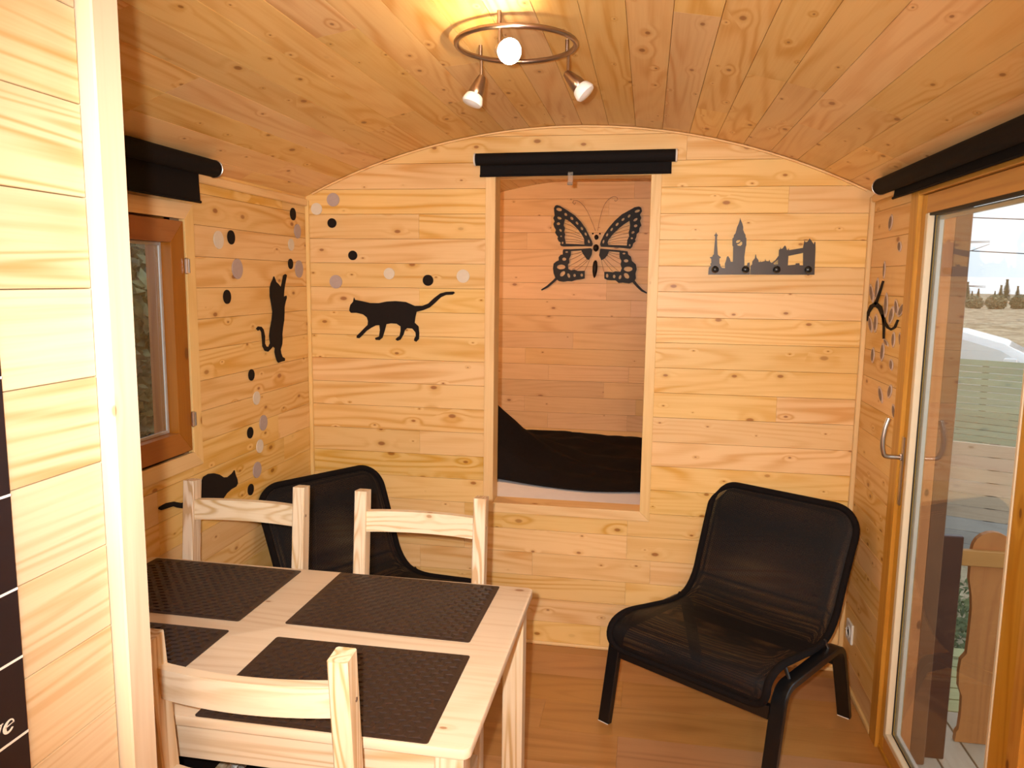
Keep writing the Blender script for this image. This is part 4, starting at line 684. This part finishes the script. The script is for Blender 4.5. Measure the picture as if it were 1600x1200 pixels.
# letter e: thick-thin arc and bar; letter v: two strokes (serif italic)
def E_(u0, v0, s):
    o = []; n = 18
    for i in range(n + 1):
        a = math.radians(10 + 320 * i / n * 1.0); r = .5; th = .05 + .11 * abs(math.cos((a - math.radians(200)) * .5)) ** 1.5 
        o.append((math.cos(a), math.sin(a), th))
    L = [(u0 + s * (.5 + (.40 + t) * c + .12 * sn), v0 + s * (.5 + (.42 + t * .6) * sn)) for c, sn, t in o]
    Rr = [(u0 + s * (.5 + (.40 - t) * c + .12 * sn), v0 + s * (.5 + (.42 - t * .6) * sn)) for c, sn, t in o][::-1]
    inkpoly(L + Rr); inkpoly([(u0 + s * .12, v0 + s * .47), (u0 + s * .92, v0 + s * .60), (u0 + s * .93, v0 + s * .66), (u0 + s * .14, v0 + s * .54)])
def V_(u0, v0, s):
    inkpoly([(u0 + s * p, v0 + s * q) for p, q in ((.0, .98), (.34, .98), (.34, .93), (.26, .92), (.42, .22), (.80, .90), (.70, .93), (.70, .98), (1.0, .98), (1.0, .93), (.90, .90), (.42, .0), (.30, .0), (.10, .90), (.0, .93))])
E_(-2.5655, 1.1215, .0135); V_(-2.5795, 1.1215, .0140)
# ------------------------------------------------------------ bed in the alcove
bed = empty('bunk_bed', (1.14, .85, 0)); tag(bed, 'built-in bunk bed with white sheet inside the alcove', 'bed')
MB().box((-1.13, -.755, .30), (1.13, .79, .46), .004).obj('bed_base', m_trim['X'], bed)
MB().box((-1.12, -.755, .46), (1.12, .785, .60), .03, 3).obj('mattress', m_sheet, bed, True)
for x in (-1.0, 1.0):
    for y in (-.7, .7): MB().box((x - .03, y - .03, 0), (x + .03, y + .03, .30)).obj('leg', m_trim['Z'], bed)
mb = MB(); NX, NY = 70, 44; g = []
for j in range(NY + 1):
    rw_ = []
    for i in range(NX + 1):
        x = .03 + 2.20 * i / NX
        y0 = .33 + .07 * math.exp(-((x - .70) / .16) ** 2) + .035 * abs(x - 1.2) + .02 * math.sin(x * 9)
        y = y0 + (1.60 - y0) * j / NY
        h = .616 + .40 * math.exp(-((x - .46) / .40) ** 2 - ((y - .78) / .34) ** 2) + .035 * math.exp(-((x - 1.10) / .10) ** 2 - ((y - 1.35) / .16) ** 2)
        h += .020 * noise.noise(Vector((x * 3, y * 5, 2))) + .012 * noise.noise(Vector((x * 9, y * 14, 5))) + .01 * math.sin(y * 22 + x * 5) * min(1, j / 12)
        if j < 4: h = h - (4 - j) / 4 * (h - .606) * .9
        rw_.append(mb.bm.verts.new((x, y, max(h, .606))))
    g.append(rw_)
for j in range(NY):
    for i in range(NX): mb.bm.faces.new((g[j][i], g[j][i + 1], g[j + 1][i + 1], g[j + 1][i]))
q = mb.obj('duvet', m_blackcloth, None, True); so_ = q.modifiers.new('s', 'SOLIDIFY'); so_.thickness = .004; so_.offset = 1
tag(q, 'crumpled black duvet heaped on the bunk in the alcove', 'duvet')

# ------------------------------------------------------------ table
TX, TY, TZ, TA = 1.172, -1.180, .740, -.006
tb = empty('dining_table', (TX, TY, 0), TA); tag(tb, 'pale pine rectangular dining table with four brown placemats', 'table')
TL, TW = 1.155, .750
def rrect(x0, y0, x1, y1, r, n=4):
    p = []
    for cx, cy, a in ((x1 - r, y0 + r, -PI / 2), (x1 - r, y1 - r, 0), (x0 + r, y1 - r, PI / 2), (x0 + r, y0 + r, PI)): p += arc_pts((cx, cy), r, a, a + PI / 2, n)
    return p
MB().prism(rrect(-TL, -TW, 0, 0, .018), TZ - .021, TZ, bevel=.003).obj('table_top', m_top, tb, True)
for x0, y0, x1, y1, nm, ax in ((-TL + .07, -TW + .03, -.07, -TW + .05, 'apron', 'X'), (-TL + .07, -.05, -.07, -.03, 'apron', 'X'), (-.05, -TW + .07, -.03, -.07, 'apron', 'Y'), (-TL + .03, -TW + .07, -TL + .05, -.07, 'apron', 'Y')):
    MB().box((x0, y0, TZ - .021 - .085), (x1, y1, TZ - .0215), .0015).obj('apron', m_furn[ax], tb)
for x in (-.015 - .055, -TL + .015):
    for y in (-.015 - .055, -TW + .015): MB().box((x, y, 0), (x + .055, y + .055, TZ - .0215), .003, 2).obj('leg', m_furn['Z'], tb)

# woven placemats
def placemat():
    t = empty('placemat', (0, 0, 0)); w, h = .460, .335
    MB().prism(rrect(-w / 2, -h / 2, w / 2, h / 2, .006, 3), 0, .0016).obj('mat_base', m_mat, t)
    mb = MB(); cx, cy = .0290, .0165; ny = int((h - .008) / cy); nx = int((w - .01) / cx); ox, oy = -nx * cx / 2, -ny * cy / 2
    for j in range(ny):
        off = 0 if j % 2 == 0 else cx / 2
        for i in range(nx + (0 if j % 2 == 0 else -1)):
            x0 = ox + off + i * cx; y0 = oy + j * cy; a, b = .0007, .0006
            zz = (.0018, .0034, .0030)
            v = [mb.bm.verts.new(p) for p in ((x0 + a, y0 + b, .0016), (x0 + cx - a, y0 + b, .0016), (x0 + cx - a, y0 + cy - b, .0016), (x0 + a, y0 + cy - b, .0016),
                 (x0 + .0022, y0 + .0016, .0024), (x0 + cx * .75, y0 + .0014, .0050), (x0 + cx * .75, y0 + cy - .0014, .0050), (x0 + .0022, y0 + cy - .0016, .0024))]
            for f in ((0, 1, 5, 4), (1, 2, 6, 5), (2, 3, 7, 6), (3, 0, 4, 7), (4, 5, 6, 7)): mb.bm.faces.new([v[k] for k in f])
    tag(mb.obj('weave', m_mat, t), kind='stuff')
    return t
pm0 = placemat()
def on_table(x, y): c, s = math.cos(TA), math.sin(TA); return (TX + c * x - s * y, TY + s * x + c * y, TZ + .0005)
MP = [(PMX1, PMY1, 'brown woven placemat on the table, far right by the table corner'), (PMX2, PMY2, 'brown woven placemat on the table, front right behind the near chair'),
      (PMX3, PMY3, 'brown woven placemat on the table, far left in front of the far chair'), (PMX4, PMY4, 'brown woven placemat at the front left, half hidden by the near chair post')]
for i, (x, y, lab) in enumerate(MP):
    o = pm0 if i == 0 else copy_tree(pm0)
    o.location = (x, y, TZ + .0005); o.rotation_euler = (0, 0, PMA[i]); tag(o, lab, 'placemat', 'brown woven placemats')

# ------------------------------------------------------------ pine dining chairs
def pine_chair():
    t = empty('dining_chair', (0, 0, 0)); Wc = .392
    for s in (-1, 1):
        x = s * (Wc / 2 - .018)
        path = fillet([(x, -.005, 0), (x, .0, .44), (x, -.05, .95)], .12, 5)
        MB().sweep(path, .036, .046, (1, 0, 0)).obj('rear_leg', m_furn['Z'], t)
        MB().box((x - .018, .355, 0), (x + .018, .391, .438), .002).obj('front_leg', m_furn['Z'], t)
        MB().box((x - .010, .02, .385), (x + .010, .357, .437), .001).obj('side_rail', m_furn['Y'], t)
        MB().box((x - .010, .02, .17), (x + .010, .357, .20), .001).obj('stretcher', m_furn['Y'], t)
        MB().lathe([(.0045, 0), (.0045, .001)], (s * Wc / 2, -.035, .865), (s, 0, 0), 8).obj('bolt', m_nickel, t)
    for z0, z1 in ((.833, .893), (.628, .686)):
        yb = -.05 * ((z0 + z1) / 2 - .44) / .51; mb = MB(); n = 12; xi = Wc / 2 - .034
        rings = []
        for i in range(n + 1):
            x = -xi + 2 * xi * i / n; y = yb - .019 * (1 - (x / xi) ** 2) + .004; lean = -.05 / .51 * (z1 - z0) / 2
            rings.append([mb.bm.verts.new(p) for p in ((x, y - .011 - lean, z0), (x, y + .011 - lean, z0), (x, y + .011 + lean, z1), (x, y - .011 + lean, z1))])
        for A, Bq in zip(rings, rings[1:]):
            for k in range(4): mb.bm.faces.new((A[k], A[(k + 1) % 4], Bq[(k + 1) % 4], Bq[k]))
        mb.bm.faces.new(rings[0]); mb.bm.faces.new(rings[-1][::-1])
        mb.obj('back_rail', m_furn['X'], t, True)
    MB().box((-Wc / 2 + .038, .352 + .008, .385), (Wc / 2 - .038, .378, .437), .001).obj('front_rail', m_furn['X'], t)
    MB().box((-Wc / 2 + .038, -.012, .385), (Wc / 2 - .038, .010, .437), .001).obj('rear_rail', m_furn['X'], t)
    MB().box((-Wc / 2 + .038, .362, .15), (Wc / 2 - .038, .376, .18), .001).obj('stretcher', m_furn['X'], t)
    MB().box((-Wc / 2, .025, .438), (Wc / 2, .405, .456), .004, 2).obj('seat', m_furn['X'], t)
    return t
def cushion():
    t = empty('seat_cushion', (0, 0, 0))
    mb = MB(); mb.prism(rrect(-.185, .035, .185, .395, .04, 5), .4565, .492, bevel=.013); mb.obj('pad', m_blackcloth, t, True)
    for s in (-1, 1):
        MB().tube(catmull([(s * .15, .05, .475), (s * .165, .015, .47), (s * .172, -.03, .455), (s * .17, -.034, .41)], 4), .003, 6).obj('tie', m_blackcloth, t)
    return t
ch0 = pine_chair(); cu0 = cushion()
CH = [(.794, -1.978, 0.0, 'pale pine dining chair on the near side, its back to the camera', 'black pad on the pine chair nearest the camera'),
      (.330, -1.950, 0.0, 'pale pine dining chair on the near side hidden behind the partition post', 'black pad on the pine chair behind the partition post'),
      (.273, -1.112, PI, 'pale pine dining chair across the table in front of the crouching cat', 'black pad on the far pine chair by the left wall'),
      (.822, -1.112, PI, 'pale pine dining chair across the table, nearer the alcove opening', 'black pad on the far pine chair by the alcove opening')]
for i, (x, y, rz, la, lc) in enumerate(CH):
    o = ch0 if i == 0 else copy_tree(ch0); o.location = (x, y, 0); o.rotation_euler = (0, 0, rz); tag(o, la, 'chair', 'pine dining chairs')
    c = cu0 if i == 0 else copy_tree(cu0); c.location = (x, y, 0); c.rotation_euler = (0, 0, rz); tag(c, lc, 'cushion', 'black chair pads')
mb = MB()
for k in range(7): 
    pts = [(.548 + .004 * k, -1.60 + .003 * math.sin(k * 2), .30), (.535 + .006 * k, -1.625 - .004 * (k % 3), .40), (.545 + .005 * k, -1.66, .462 + .002 * (k % 4)), (.575 - .003 * k, -1.68, .44), (.58, -1.69, .33)]
    mb.tube(catmull([(p[0], p[1], p[2]) for p in pts], 5), .0028, 6)
mb.tube([(.56, -1.60, 0), (.56, -1.60, .31)], .0035, 6)
tag(mb.obj('white_cable', m_white, None, True), 'bunch of thin white cable under the table between the near chairs', 'cable')

# ------------------------------------------------------------ black mesh armchairs
def easy_chair():
    t = empty('mesh_easy_chair', (0, 0, 0)); HW = .30
    for s in (-1, 1):
        x = s * (HW + .004)
        path = fillet([(x, .03, 0), (x, -.035, .335), (x, -.50, .315), (x, -.615, 0)], .055, 6)
        MB().sweep(path, .046, .024, (1, 0, 0)).obj('side_frame', m_black, t, True)
        for y_ in (.03, -.613): MB().box((x - .021, y_ - .012, 0), (x + .021, y_ + .012, .003)).obj('foot_pad', m_white, t)
    MB().box((-HW + .019, -.030, .235), (HW - .019, -.008, .280), .002).obj('cross_bar', m_black, t)
    MB().box((-HW + .019, -.545, .225), (HW - .019, -.523, .270), .002).obj('cross_bar', m_black, t)
    prof = catmull([(0, .026, .290), (0, .036, .325), (0, .020, .375), (0, -.06, .392), (0, -.20, .370), (0, -.36, .345), (0, -.46, .355), (0, -.525, .41), (0, -.565, .50), (0, -.618, .62), (0, -.683, .758)], 5)
    ln = [0.0]
    for a, b in zip(prof, prof[1:]): ln.append(ln[-1] + (b - a).length)
    tot = ln[-1]; r = .10; w0 = .292
    def hw(s_):
        e = min(s_, tot - s_); rr = r if s_ > tot / 2 else .06
        return w0 - (rr - math.sqrt(max(rr * rr - (rr - e) ** 2, 0)) if e < rr else 0) - .012 * math.sin(PI * s_ / tot)
    ts = [tot * (1 - math.cos(PI * i / 60)) / 2 for i in range(61)]
    def at(s_):
        for i in range(len(ln) - 1):
            if ln[i + 1] >= s_: break
        f = (s_ - ln[i]) / max(ln[i + 1] - ln[i], 1e-9); p = prof[i].lerp(prof[i + 1], f); T = (prof[i + 1] - prof[i]).normalized(); return p, T
    def layer(off, name, inset):
        mb = MB(); uvl = mb.bm.loops.layers.uv.new('UVMap'); NXl = 14; g = []; uvs = {}
        for s_ in ts:
            p, T = at(s_); n = Vector((1, 0, 0)).cross(T).normalized()
            if n.z < 0 and abs(n.z) > abs(n.y): n = -n
            h = hw(s_) - inset; rw_ = []
            for i in range(NXl + 1):
                u = -1 + 2 * i / NXl; belly = -.010 * (1 - u * u) * math.sin(PI * s_ / tot)
                v = mb.bm.verts.new(p + Vector((u * h, 0, 0)) + nrm(T) * (off * min(1, (1 - abs(u)) * 6 + .1) * min(1, min(s_, tot - s_) / .04 + .1) + belly)); uvs[v] = (u * h, s_); rw_.append(v)
            g.append(rw_)
        for A, Bq in zip(g, g[1:]):
            for i in range(NXl):
                try: f = mb.bm.faces.new((A[i], A[i + 1], Bq[i + 1], Bq[i]))
                except ValueError: continue
                for lp in f.loops: lp[uvl].uv = uvs[lp.vert]
        return mb.obj(name, m_net, t, True)
    def nrm(T): return Vector((0, T.z, -T.y)) if True else None   # towards the sitter
    layer(.009, 'seat_netting', .004); layer(-.009, 'rear_netting', .004)
    loop = [];
    for s_ in ts: p, T = at(s_); loop.append(p + Vector((hw(s_), 0, 0)))
    for s_ in ts[::-1]: p, T = at(s_); loop.append(p + Vector((-hw(s_), 0, 0)))
    cl = [loop[0]]
    for q in loop[1:]:
        if (q - cl[-1]).length > .004: cl.append(q)
    if (cl[0] - cl[-1]).length < .004: cl.pop()
    MB().tube(cl, .0125, 10, closed=True).obj('edge_tube', m_blackcloth, t, True)
    for s in (-1, 1):
        for y_, z_ in ((-.10, .352), (-.42, .338)): MB().tube([(s * .283, y_, z_ + .030 - (.010 if y_ < -.3 else 0)), (s * .302, y_, z_ - .014)], .006, 8).obj('fixing_bolt', m_black, t)
    return t
e0 = easy_chair(); e0.location = (EC1[0], EC1[1], 0); e0.rotation_euler = (0, 0, EC1[2]); tag(e0, 'black mesh easy chair standing free in the right corner by the door', 'armchair', 'black mesh easy chairs')
e1 = copy_tree(e0); e1.location = (EC2[0], EC2[1], 0); e1.rotation_euler = (0, 0, EC2[2]); tag(e1, 'black mesh easy chair behind the pine chairs in the left corner', 'armchair', 'black mesh easy chairs')

# ------------------------------------------------------------ ceiling spot lamp
LC = Vector((1.108, -1.195, 2.145)); lamp = empty('spot_lamp', LC); tag(lamp, 'satin nickel ring ceiling lamp with three spots, one of them lit', 'ceiling lamp')
Rl = .148
MB().tube([(Rl * math.cos(2 * PI * i / 48), Rl * math.sin(2 * PI * i / 48), 0) for i in range(48)], .0065, 10, closed=True).obj('ring', m_nickel, lamp, True)
for x, y in ((-.111, .097), (.117, .088), (-.015, -.146)):
    MB().tube([(x, y, 0), (x, y, zarch(LC.x + x) - LC.z + .004)], .005, 10).obj('ceiling_stud', m_nickel, lamp, True)
def spot(px, py, d, on):
    top_ = Vector((px, py, 0)); k = top_ + Vector((0, 0, -.051)); d = Vector(d).normalized()
    MB().tube([top_, k], .004, 8).obj('arm', m_nickel, lamp, True)
    h = MB().lathe([(.004, -.010), (.010, -.006), (.014, .008), (.019, .030), (.0205, .044), (.0195, .046), (.016, .044)], k, d, 20).obj('spot_head', m_nickel, lamp, True)
    MB().lathe([(.016, .043), (.0235, .049), (.027, .060), (.028, .066), (.025, .071), (.013, .074), (.001, .075)], k, d, 22).obj('bulb', m_lit if on else m_bulb, h, True)
spot(-.111, .107, (-.30, -.20, -.9), False)
spot(.120, .094, (.70, -.10, -.72), False)
spot(-.015, -.141, (.55, -.85, -.30), True)
# ------------------------------------------------------------ outside
GZ = -.55
gr = MB(); n = 60; rows = []
for j in range(n + 1):
    rw_ = []
    for i in range(n + 1):
        x = -25 + 110 * i / n; y = -20 + 120 * j / n
        d = (y * .93 + x * .35); h = GZ - .02 + max(0, d - 20) * .02 + (noise.noise(Vector((x * .15, y * .15, 0))) * .25 if d > 14 else 0)
        rw_.append(gr.bm.verts.new((x, y, min(h, .60 + .1 * noise.noise(Vector((x * .1, y * .1, 3))))))) 
    rows.append(rw_)
for A, Bq in zip(rows, rows[1:]):
    for i in range(n): gr.bm.faces.new((A[i], A[i + 1], Bq[i + 1], Bq[i]))
m_ground, n_, l_, P_ = nodemat('meadow'); B_ = NB(n_, l_); t_ = n_.new('ShaderNodeTexCoord')
l_.new(B_.mix(B_.ss(B_.noise(t_.outputs['Object'], 1.4, 12, .85), .42, .58), (.27, .19, .10), (.62, .50, .33)), P_.inputs['Base Color']); P_.inputs['Roughness'].default_value = .95
tag(gr.obj('meadow', m_ground, None, True), 'tan dry grass slope beyond the green fence', 'field', kind='structure')
def leaves(name, m, cen, ext, count, size, seed, parent=None, shape='box'):
    r = random.Random(seed); vs, fs = [], []
    for _ in range(count):
        while True:
            p = Vector((r.uniform(-1, 1), r.uniform(-1, 1), r.uniform(-1, 1)))
            if shape == 'box' or p.length < 1: break
        p = Vector((p.x * ext[0], p.y * ext[1], p.z * ext[2])) + Vector(cen)
        a = Vector((r.gauss(0, 1), r.gauss(0, 1), r.gauss(0, 1))).normalized(); b = a.orthogonal().normalized(); s = size * r.uniform(.6, 1.4); i = len(vs)
        vs += [p - a * s, p + b * s * .4, p + a * s, p - b * s * .4]; fs.append((i, i + 1, i + 2, i + 3))
    me = bpy.data.meshes.new(name); me.from_pydata(vs, [], fs); return link(name, me, m, parent)
def blades(name, m, x0, x1, y0, y1, z, count, h, seed, parent=None):
    r = random.Random(seed); vs, fs = [], []
    for _ in range(count):
        x, y = r.uniform(x0, x1), r.uniform(y0, y1); a = r.uniform(0, 2 * PI); hh = h * r.uniform(.5, 1.2); d = Vector((math.cos(a), math.sin(a), 0)); w = Vector((-d.y, d.x, 0)) * .006
        p = Vector((x, y, z)); q = p + d * hh * .25 + Vector((0, 0, hh * .6)); e = p + d * hh * .7 + Vector((0, 0, hh * .85)); i = len(vs)
        vs += [p - w, p + w, q + w * .8, q - w * .8, e]; fs += [(i, i + 1, i + 2, i + 3), (i + 3, i + 2, i + 4)]
    me = bpy.data.meshes.new(name); me.from_pydata(vs, [], fs); return link(name, me, m, parent)
# porch deck
dk = empty('porch_deck', (2.9, -1, -.05)); tag(dk, 'weathered wooden deck outside the glazed door', 'deck', kind='structure')
DKI = Vector(dk.location)
for k in range(9): plank(dk, Vector((2.375 + .118 * k + .112, -3.2, -.05)) - DKI, (0, 1, 0), (-1, 0, 0), 3.05, .112, m_deck, 'deck_board', .03)
for k in range(6): plank(dk, Vector((2.375, -.14 + .096 * k, -.052)) - DKI, (1, 0, 0), (0, 1, 0), 1.35, .088, m_deck_green, 'deck_board', .03)
for x in (2.45, 3.3): MB().box(Vector((x, -3.2, -.55)) - DKI, Vector((x + .06, .42, -.085)) - DKI).obj('bearer', m_deck, dk)
# porch post and low dark panel
pp = MB().box((2.380, -.53, -.05), (2.432, -.49, 2.35), .004).obj('porch_post', m_postbrown); tag(pp, 'brown porch post just outside the door glass', 'post')
bpn = empty('low_side_panel', (2.435, -.47, -.05)); tag(bpn, 'low dark brown side panel beyond the door glass', 'panel')
MB().box((0, -.012, 0), (.075, .012, .795), .003).obj('panel_board', m_brownpanel, bpn); MB().box((-.045, .0125, 0), (0, .04, .80), .003).obj('panel_post', m_brownpanel, bpn)
# railing with cut balusters
rl = empty('porch_railing', (3.0, -.35, -.05)); tag(rl, 'orange stained porch railing with shaped flat balusters', 'railing')
RI = Vector((3.0, -.35, 0))
BLF = [(-.062, .635), (-.065, .50), (-.058, .42), (-.060, .35), (-.062, .30), (-.080, .265), (-.081, .17), (-.070, .135), (-.068, .05), (-.066, -.0), (-.072, -.02), (-.076, -.048)]
half = [(.066, .70 - .05), (.066, .56), (.054, .50), (.049, .45), (.050, .34), (.052, .285), (.068, .26), (.071, .215), (.068, .16), (.054, .125), (.052, .06), (.055, .00), (.062, -.012), (.064, -.048)]
for i, xo in enumerate((2.652, 2.90, 3.15, 3.40)):
    top_ = [(.066 * math.cos(a), .665 + .066 * math.sin(a)) for a in [PI * k / 10 for k in range(11)]]
    pts = [(x, z) for x, z in half[::-1]][:-1] + top_ + [(-x, z) for x, z in half[1:]]
    mb = MB(); mb.prism(pts, -.011, .011, plane_m((xo - 3.0, 0, .05), (1, 0, 0), (0, 0, 1))); o_ = mb.obj('baluster', m_rail, rl)
MB().box((2.44 - 3.0, -.033, .05 + .612), (3.5 - 3.0, -.011, .05 + .668), .003).obj('top_rail', m_railx, rl)
MB().box((2.44 - 3.0, -.033, .05 + .03), (3.5 - 3.0, -.011, .05 + .08), .003).obj('bottom_rail', m_rail, rl) if False else None
MB().box((3.5 - 3.0, -.04, 0), (3.58 - 3.0, .04, .85), .004).obj('newel_post', m_rail, rl)
# board walls beyond
def boardwall(name, lab, cen, dr, L, ztop, nb, bh, mats, cat, gap=.006):
    dr = Vector((dr[0], dr[1], 0)).normalized(); c = Vector((cen[0], cen[1], 0)); t = empty(name, (c.x, c.y, ztop - nb * bh)); tag(t, lab, cat)
    a = -dr * L / 2
    # boards face the house
    ux = -dr; uy = Vector((0, 0, 1)); nrm_ = ux.cross(uy)
    if nrm_.y > 0: ux = -ux; nrm_ = -nrm_
    for k in range(nb): plank(t, -ux * L / 2 + Vector((0, 0, bh * k)), ux, uy, L, bh - gap, mats(k), 'board', .02)
    for s in (-.48, 0, .48): 
        p = ux * L * s - nrm_ * .05; MB().box(p + Vector((-.03, -.03, -.02)), p + Vector((.03, .03, nb * bh - .01))).obj('support_post', m_bark, t)
    return t
boardwall('plank_screen', 'pale plank screen with greyer lower boards beyond the railing', (4.09, 3.13), (-.927, .375), 3.2, .375, 9, .1, lambda k: m_grey_board if k < 3 else m_pale_board, 'screen')
boardwall('green_fence', 'sage green board fence in front of the white car', (5.78, 7.68), (-.943, .60), 5.0, .62, 14, .083, lambda k: m_green_board, 'fence')
# white car behind the fence
car = empty('parked_car', (5.95, 9.75, GZ)); tag(car, 'white car parked behind the green fence', 'car'); car.rotation_euler = (0, 0, math.radians(-24))
m_car = plain('white_car_paint', (.86, .87, .88), .2, nscale=4, namt=.02, coat=.6); m_carg = plain('sky_white_car_glass', (.85, .87, .88), .15, nscale=3, coat=.5)  # car glass coloured near white, the reflected sky painted in
side = [(-2.1, .35), (-2.12, .75), (-2.0, .98), (-1.55, 1.12), (-1.0, 1.36), (-.3, 1.47), (.3, 1.45), (.85, 1.30), (1.35, 1.02), (1.9, .90), (2.12, .72), (2.12, .35)]
mb = MB(); rings = []
for yy_, sc, dz in ((-.86, .97, -.06), (-.80, 1, 0), (.80, 1, 0), (.86, .97, -.06)):
    rings.append([mb.bm.verts.new((x * sc, yy_ * (1 - .20 * max(0, (z_ - .95) / .5)), z_ + (dz if z_ > 1.0 else 0))) for x, z_ in side])
for A, Bq in zip(rings, rings[1:]):
    for k in range(len(side)): mb.bm.faces.new((A[k], A[(k + 1) % len(side)], Bq[(k + 1) % len(side)], Bq[k]))
mb.bm.faces.new(rings[0]); mb.bm.faces.new(rings[-1][::-1]); mb.obj('body', m_car, car, True)
MB().prism([(-1.45, 1.06), (-.95, 1.27), (-.1, 1.37), (.0, 1.04)], .0, .01, plane_m((0, -.79, 0), (1, 0, 0), (0, 0, 1))).obj('side_window', m_carg, car)
MB().prism([(.06, 1.04), (-.03, 1.37), (.3, 1.36), (.8, 1.22), (1.12, 1.03)], .0, .01, plane_m((0, -.79, 0), (1, 0, 0), (0, 0, 1))).obj('side_window', m_carg, car)
MB().box((.85, -1.0, 1.0), (1.02, -.86, 1.13), .03, 2).obj('mirror', m_car, car, True)
for x in (-1.3, 1.3):
    for y in (-.82, .64): MB().lathe([(.1, 0), (.31, .01), (.33, .05), (.33, .15), (.31, .18), (.1, .18)], (x, y, .33), (0, 1, 0), 20).obj('wheel', m_rubber, car, True)
m_shrub = leafy('dark_shrub_leaves', (.03, .035, .012), (.20, .22, .09)); m_straw = leafy('bank_grass', (.16, .12, .07), (.36, .29, .19))
# plants by the deck
gp = empty('garden_bed', (3.4, 1.4, GZ)); tag(gp, 'leafy green plants growing below the porch railing', 'plants', kind='stuff')
o_ = leaves('foliage', m_leafg, (0.1, -.1, .12), (1.2, .85, .18), 9000, .028, 3, gp); tag(o_, kind='stuff')
# distant conifers
tr0 = None; r = random.Random(11)
def conifer(h):
    t = empty('distant_conifer', (0, 0, 0)); MB().tube([(0, 0, 0), (0, 0, h * .5)], h * .03, 6).obj('trunk', m_bark, t)
    vs, fs = [], []; rr = random.Random(int(h * 100))
    for _ in range(900):
        z_ = rr.random() ** .8; rad = (1 - z_) * .30 * h * rr.uniform(.3, 1); a = rr.uniform(0, 2 * PI); p = Vector((rad * math.cos(a), rad * math.sin(a), h * (.08 + .92 * z_))); d = Vector((math.cos(a), math.sin(a), -.4)) * h * .06; w = Vector((-math.sin(a), math.cos(a), 0)) * h * .03; i = len(vs)
        vs += [p - d - w, p - d + w, p + d]; fs.append((i, i + 1, i + 2))
    me = bpy.data.meshes.new('needles'); me.from_pydata(vs, [], fs); tag(link('needles', me, m_conifer, t), kind='stuff'); return t
protos = [conifer(1.25), conifer(1.6), conifer(1.0)]
CL = ['leftmost in the row on the skyline, beside the porch post', 'second from the left on the skyline', 'third from the left on the skyline', 'fourth from the left on the skyline', 'middle of the row on the skyline', 'sixth from the left on the skyline', 'seventh from the left on the skyline', 'eighth from the left on the skyline', 'rightmost seen by the door stile']
for i in range(9):
    px_ = 24.9 + .60 * i + r.uniform(-.12, .12); y_ = 61 + r.uniform(-1.5, 2)
    o = protos[i] if i < 3 else copy_tree(protos[r.randrange(3)]); o.location = (px_, y_, .32 + r.uniform(-.1, .05)); s_ = r.uniform(.8, 1.15); o.scale = (s_, s_, s_)
    tag(o, 'distant conifer, ' + CL[i], 'tree', 'distant conifers')
# bushes along the top of the slope
bp_ = None
BSL = ['leftmost round bush on the far slope by the porch post', 'second bush from the left on the far slope', 'third bush from the left on the far slope', 'fourth bush from the left on the far slope', 'fifth bush from the left on the far slope', 'rightmost bush on the far slope by the door stile']
for i in range(6):
    if i == 0: o = empty('distant_bush', (0, 0, 0)); tag(leaves('foliage', m_conifer, (0, 0, .45), (.62, .6, .5), 1500, .09, 21, o, 'ball'), kind='stuff'); bp_ = o; MB().tube([(0, 0, -.2), (0, 0, .3)], .04, 6).obj('stem', m_bark, o)
    else: o = copy_tree(bp_)
    o.location = (22.6 + 1.3 * i + .1 * math.sin(i * 5), 52.5 - .35 * i, .02 + .06 * math.sin(i * 3)); o.rotation_euler = (0, 0, i * 1.3); k_ = .95 + .12 * math.sin(i * 7); o.scale = (k_, k_, k_); tag(o, BSL[i], 'bush', 'bushes on the far slope')
# wires and bare branches
for zz, lab in ((3.05, 'upper overhead wire crossing the sky'), (2.23, 'lower overhead wire crossing the sky')):
    a_ = Vector((6.0, 19.5, zz + .55)); b_ = Vector((17.0, 15.5, zz - .45 + .55))
    tag(MB().tube([a_.lerp(b_, k / 12) - Vector((0, 0, .25 * math.sin(PI * k / 12))) for k in range(13)], .012, 5).obj('overhead_wire', m_rubber), lab, 'wire', 'overhead wires')
bt = empty('bare_tree', (4.15, 6.05, GZ)); tag(bt, 'bare thin branches reaching over the fence from the left', 'tree')
MB().tube([(0, 0, 0), (.03, .02, 1.5), (0, 0, 3.4)], [.05, .04, .015], 7).obj('trunk', m_bark, bt)
r = random.Random(4)
for k, z_ in enumerate((2.1, 2.35, 2.55, 2.75, 2.3, 2.0)):
    p = Vector((0, 0, z_)); pts = [p]
    for s in range(5): p = p + Vector((.17, -.03, r.uniform(-.02, .085))); pts.append(p)
    o_ = MB().tube(pts, [.008, .007, .006, .005, .004, .002], 5).obj('branch', m_bark, bt)
# shrub and dry grass outside the small window
sh = empty('window_shrub', (-1.6, -.1, GZ)); tag(sh, 'green shrub seen through the small left window', 'shrub')
tag(leaves('foliage', m_shrub, (0, .3, 1.75), (.7, 1.5, .95), 26000, .05, 8, sh, 'ball'), kind='stuff'); MB().tube([(0, 0, 0), (.05, .1, 1.0), (0, .1, 1.7)], [.05, .04, .02], 7).obj('stem', m_bark, sh)
gb = tag(blades('dry_grass_bank', m_straw, -3.0, -1.05, -1.6, 2.8, GZ, 9000, 1.1, 5), 'dry straw coloured grass seen low through the left window', 'grass', kind='stuff')
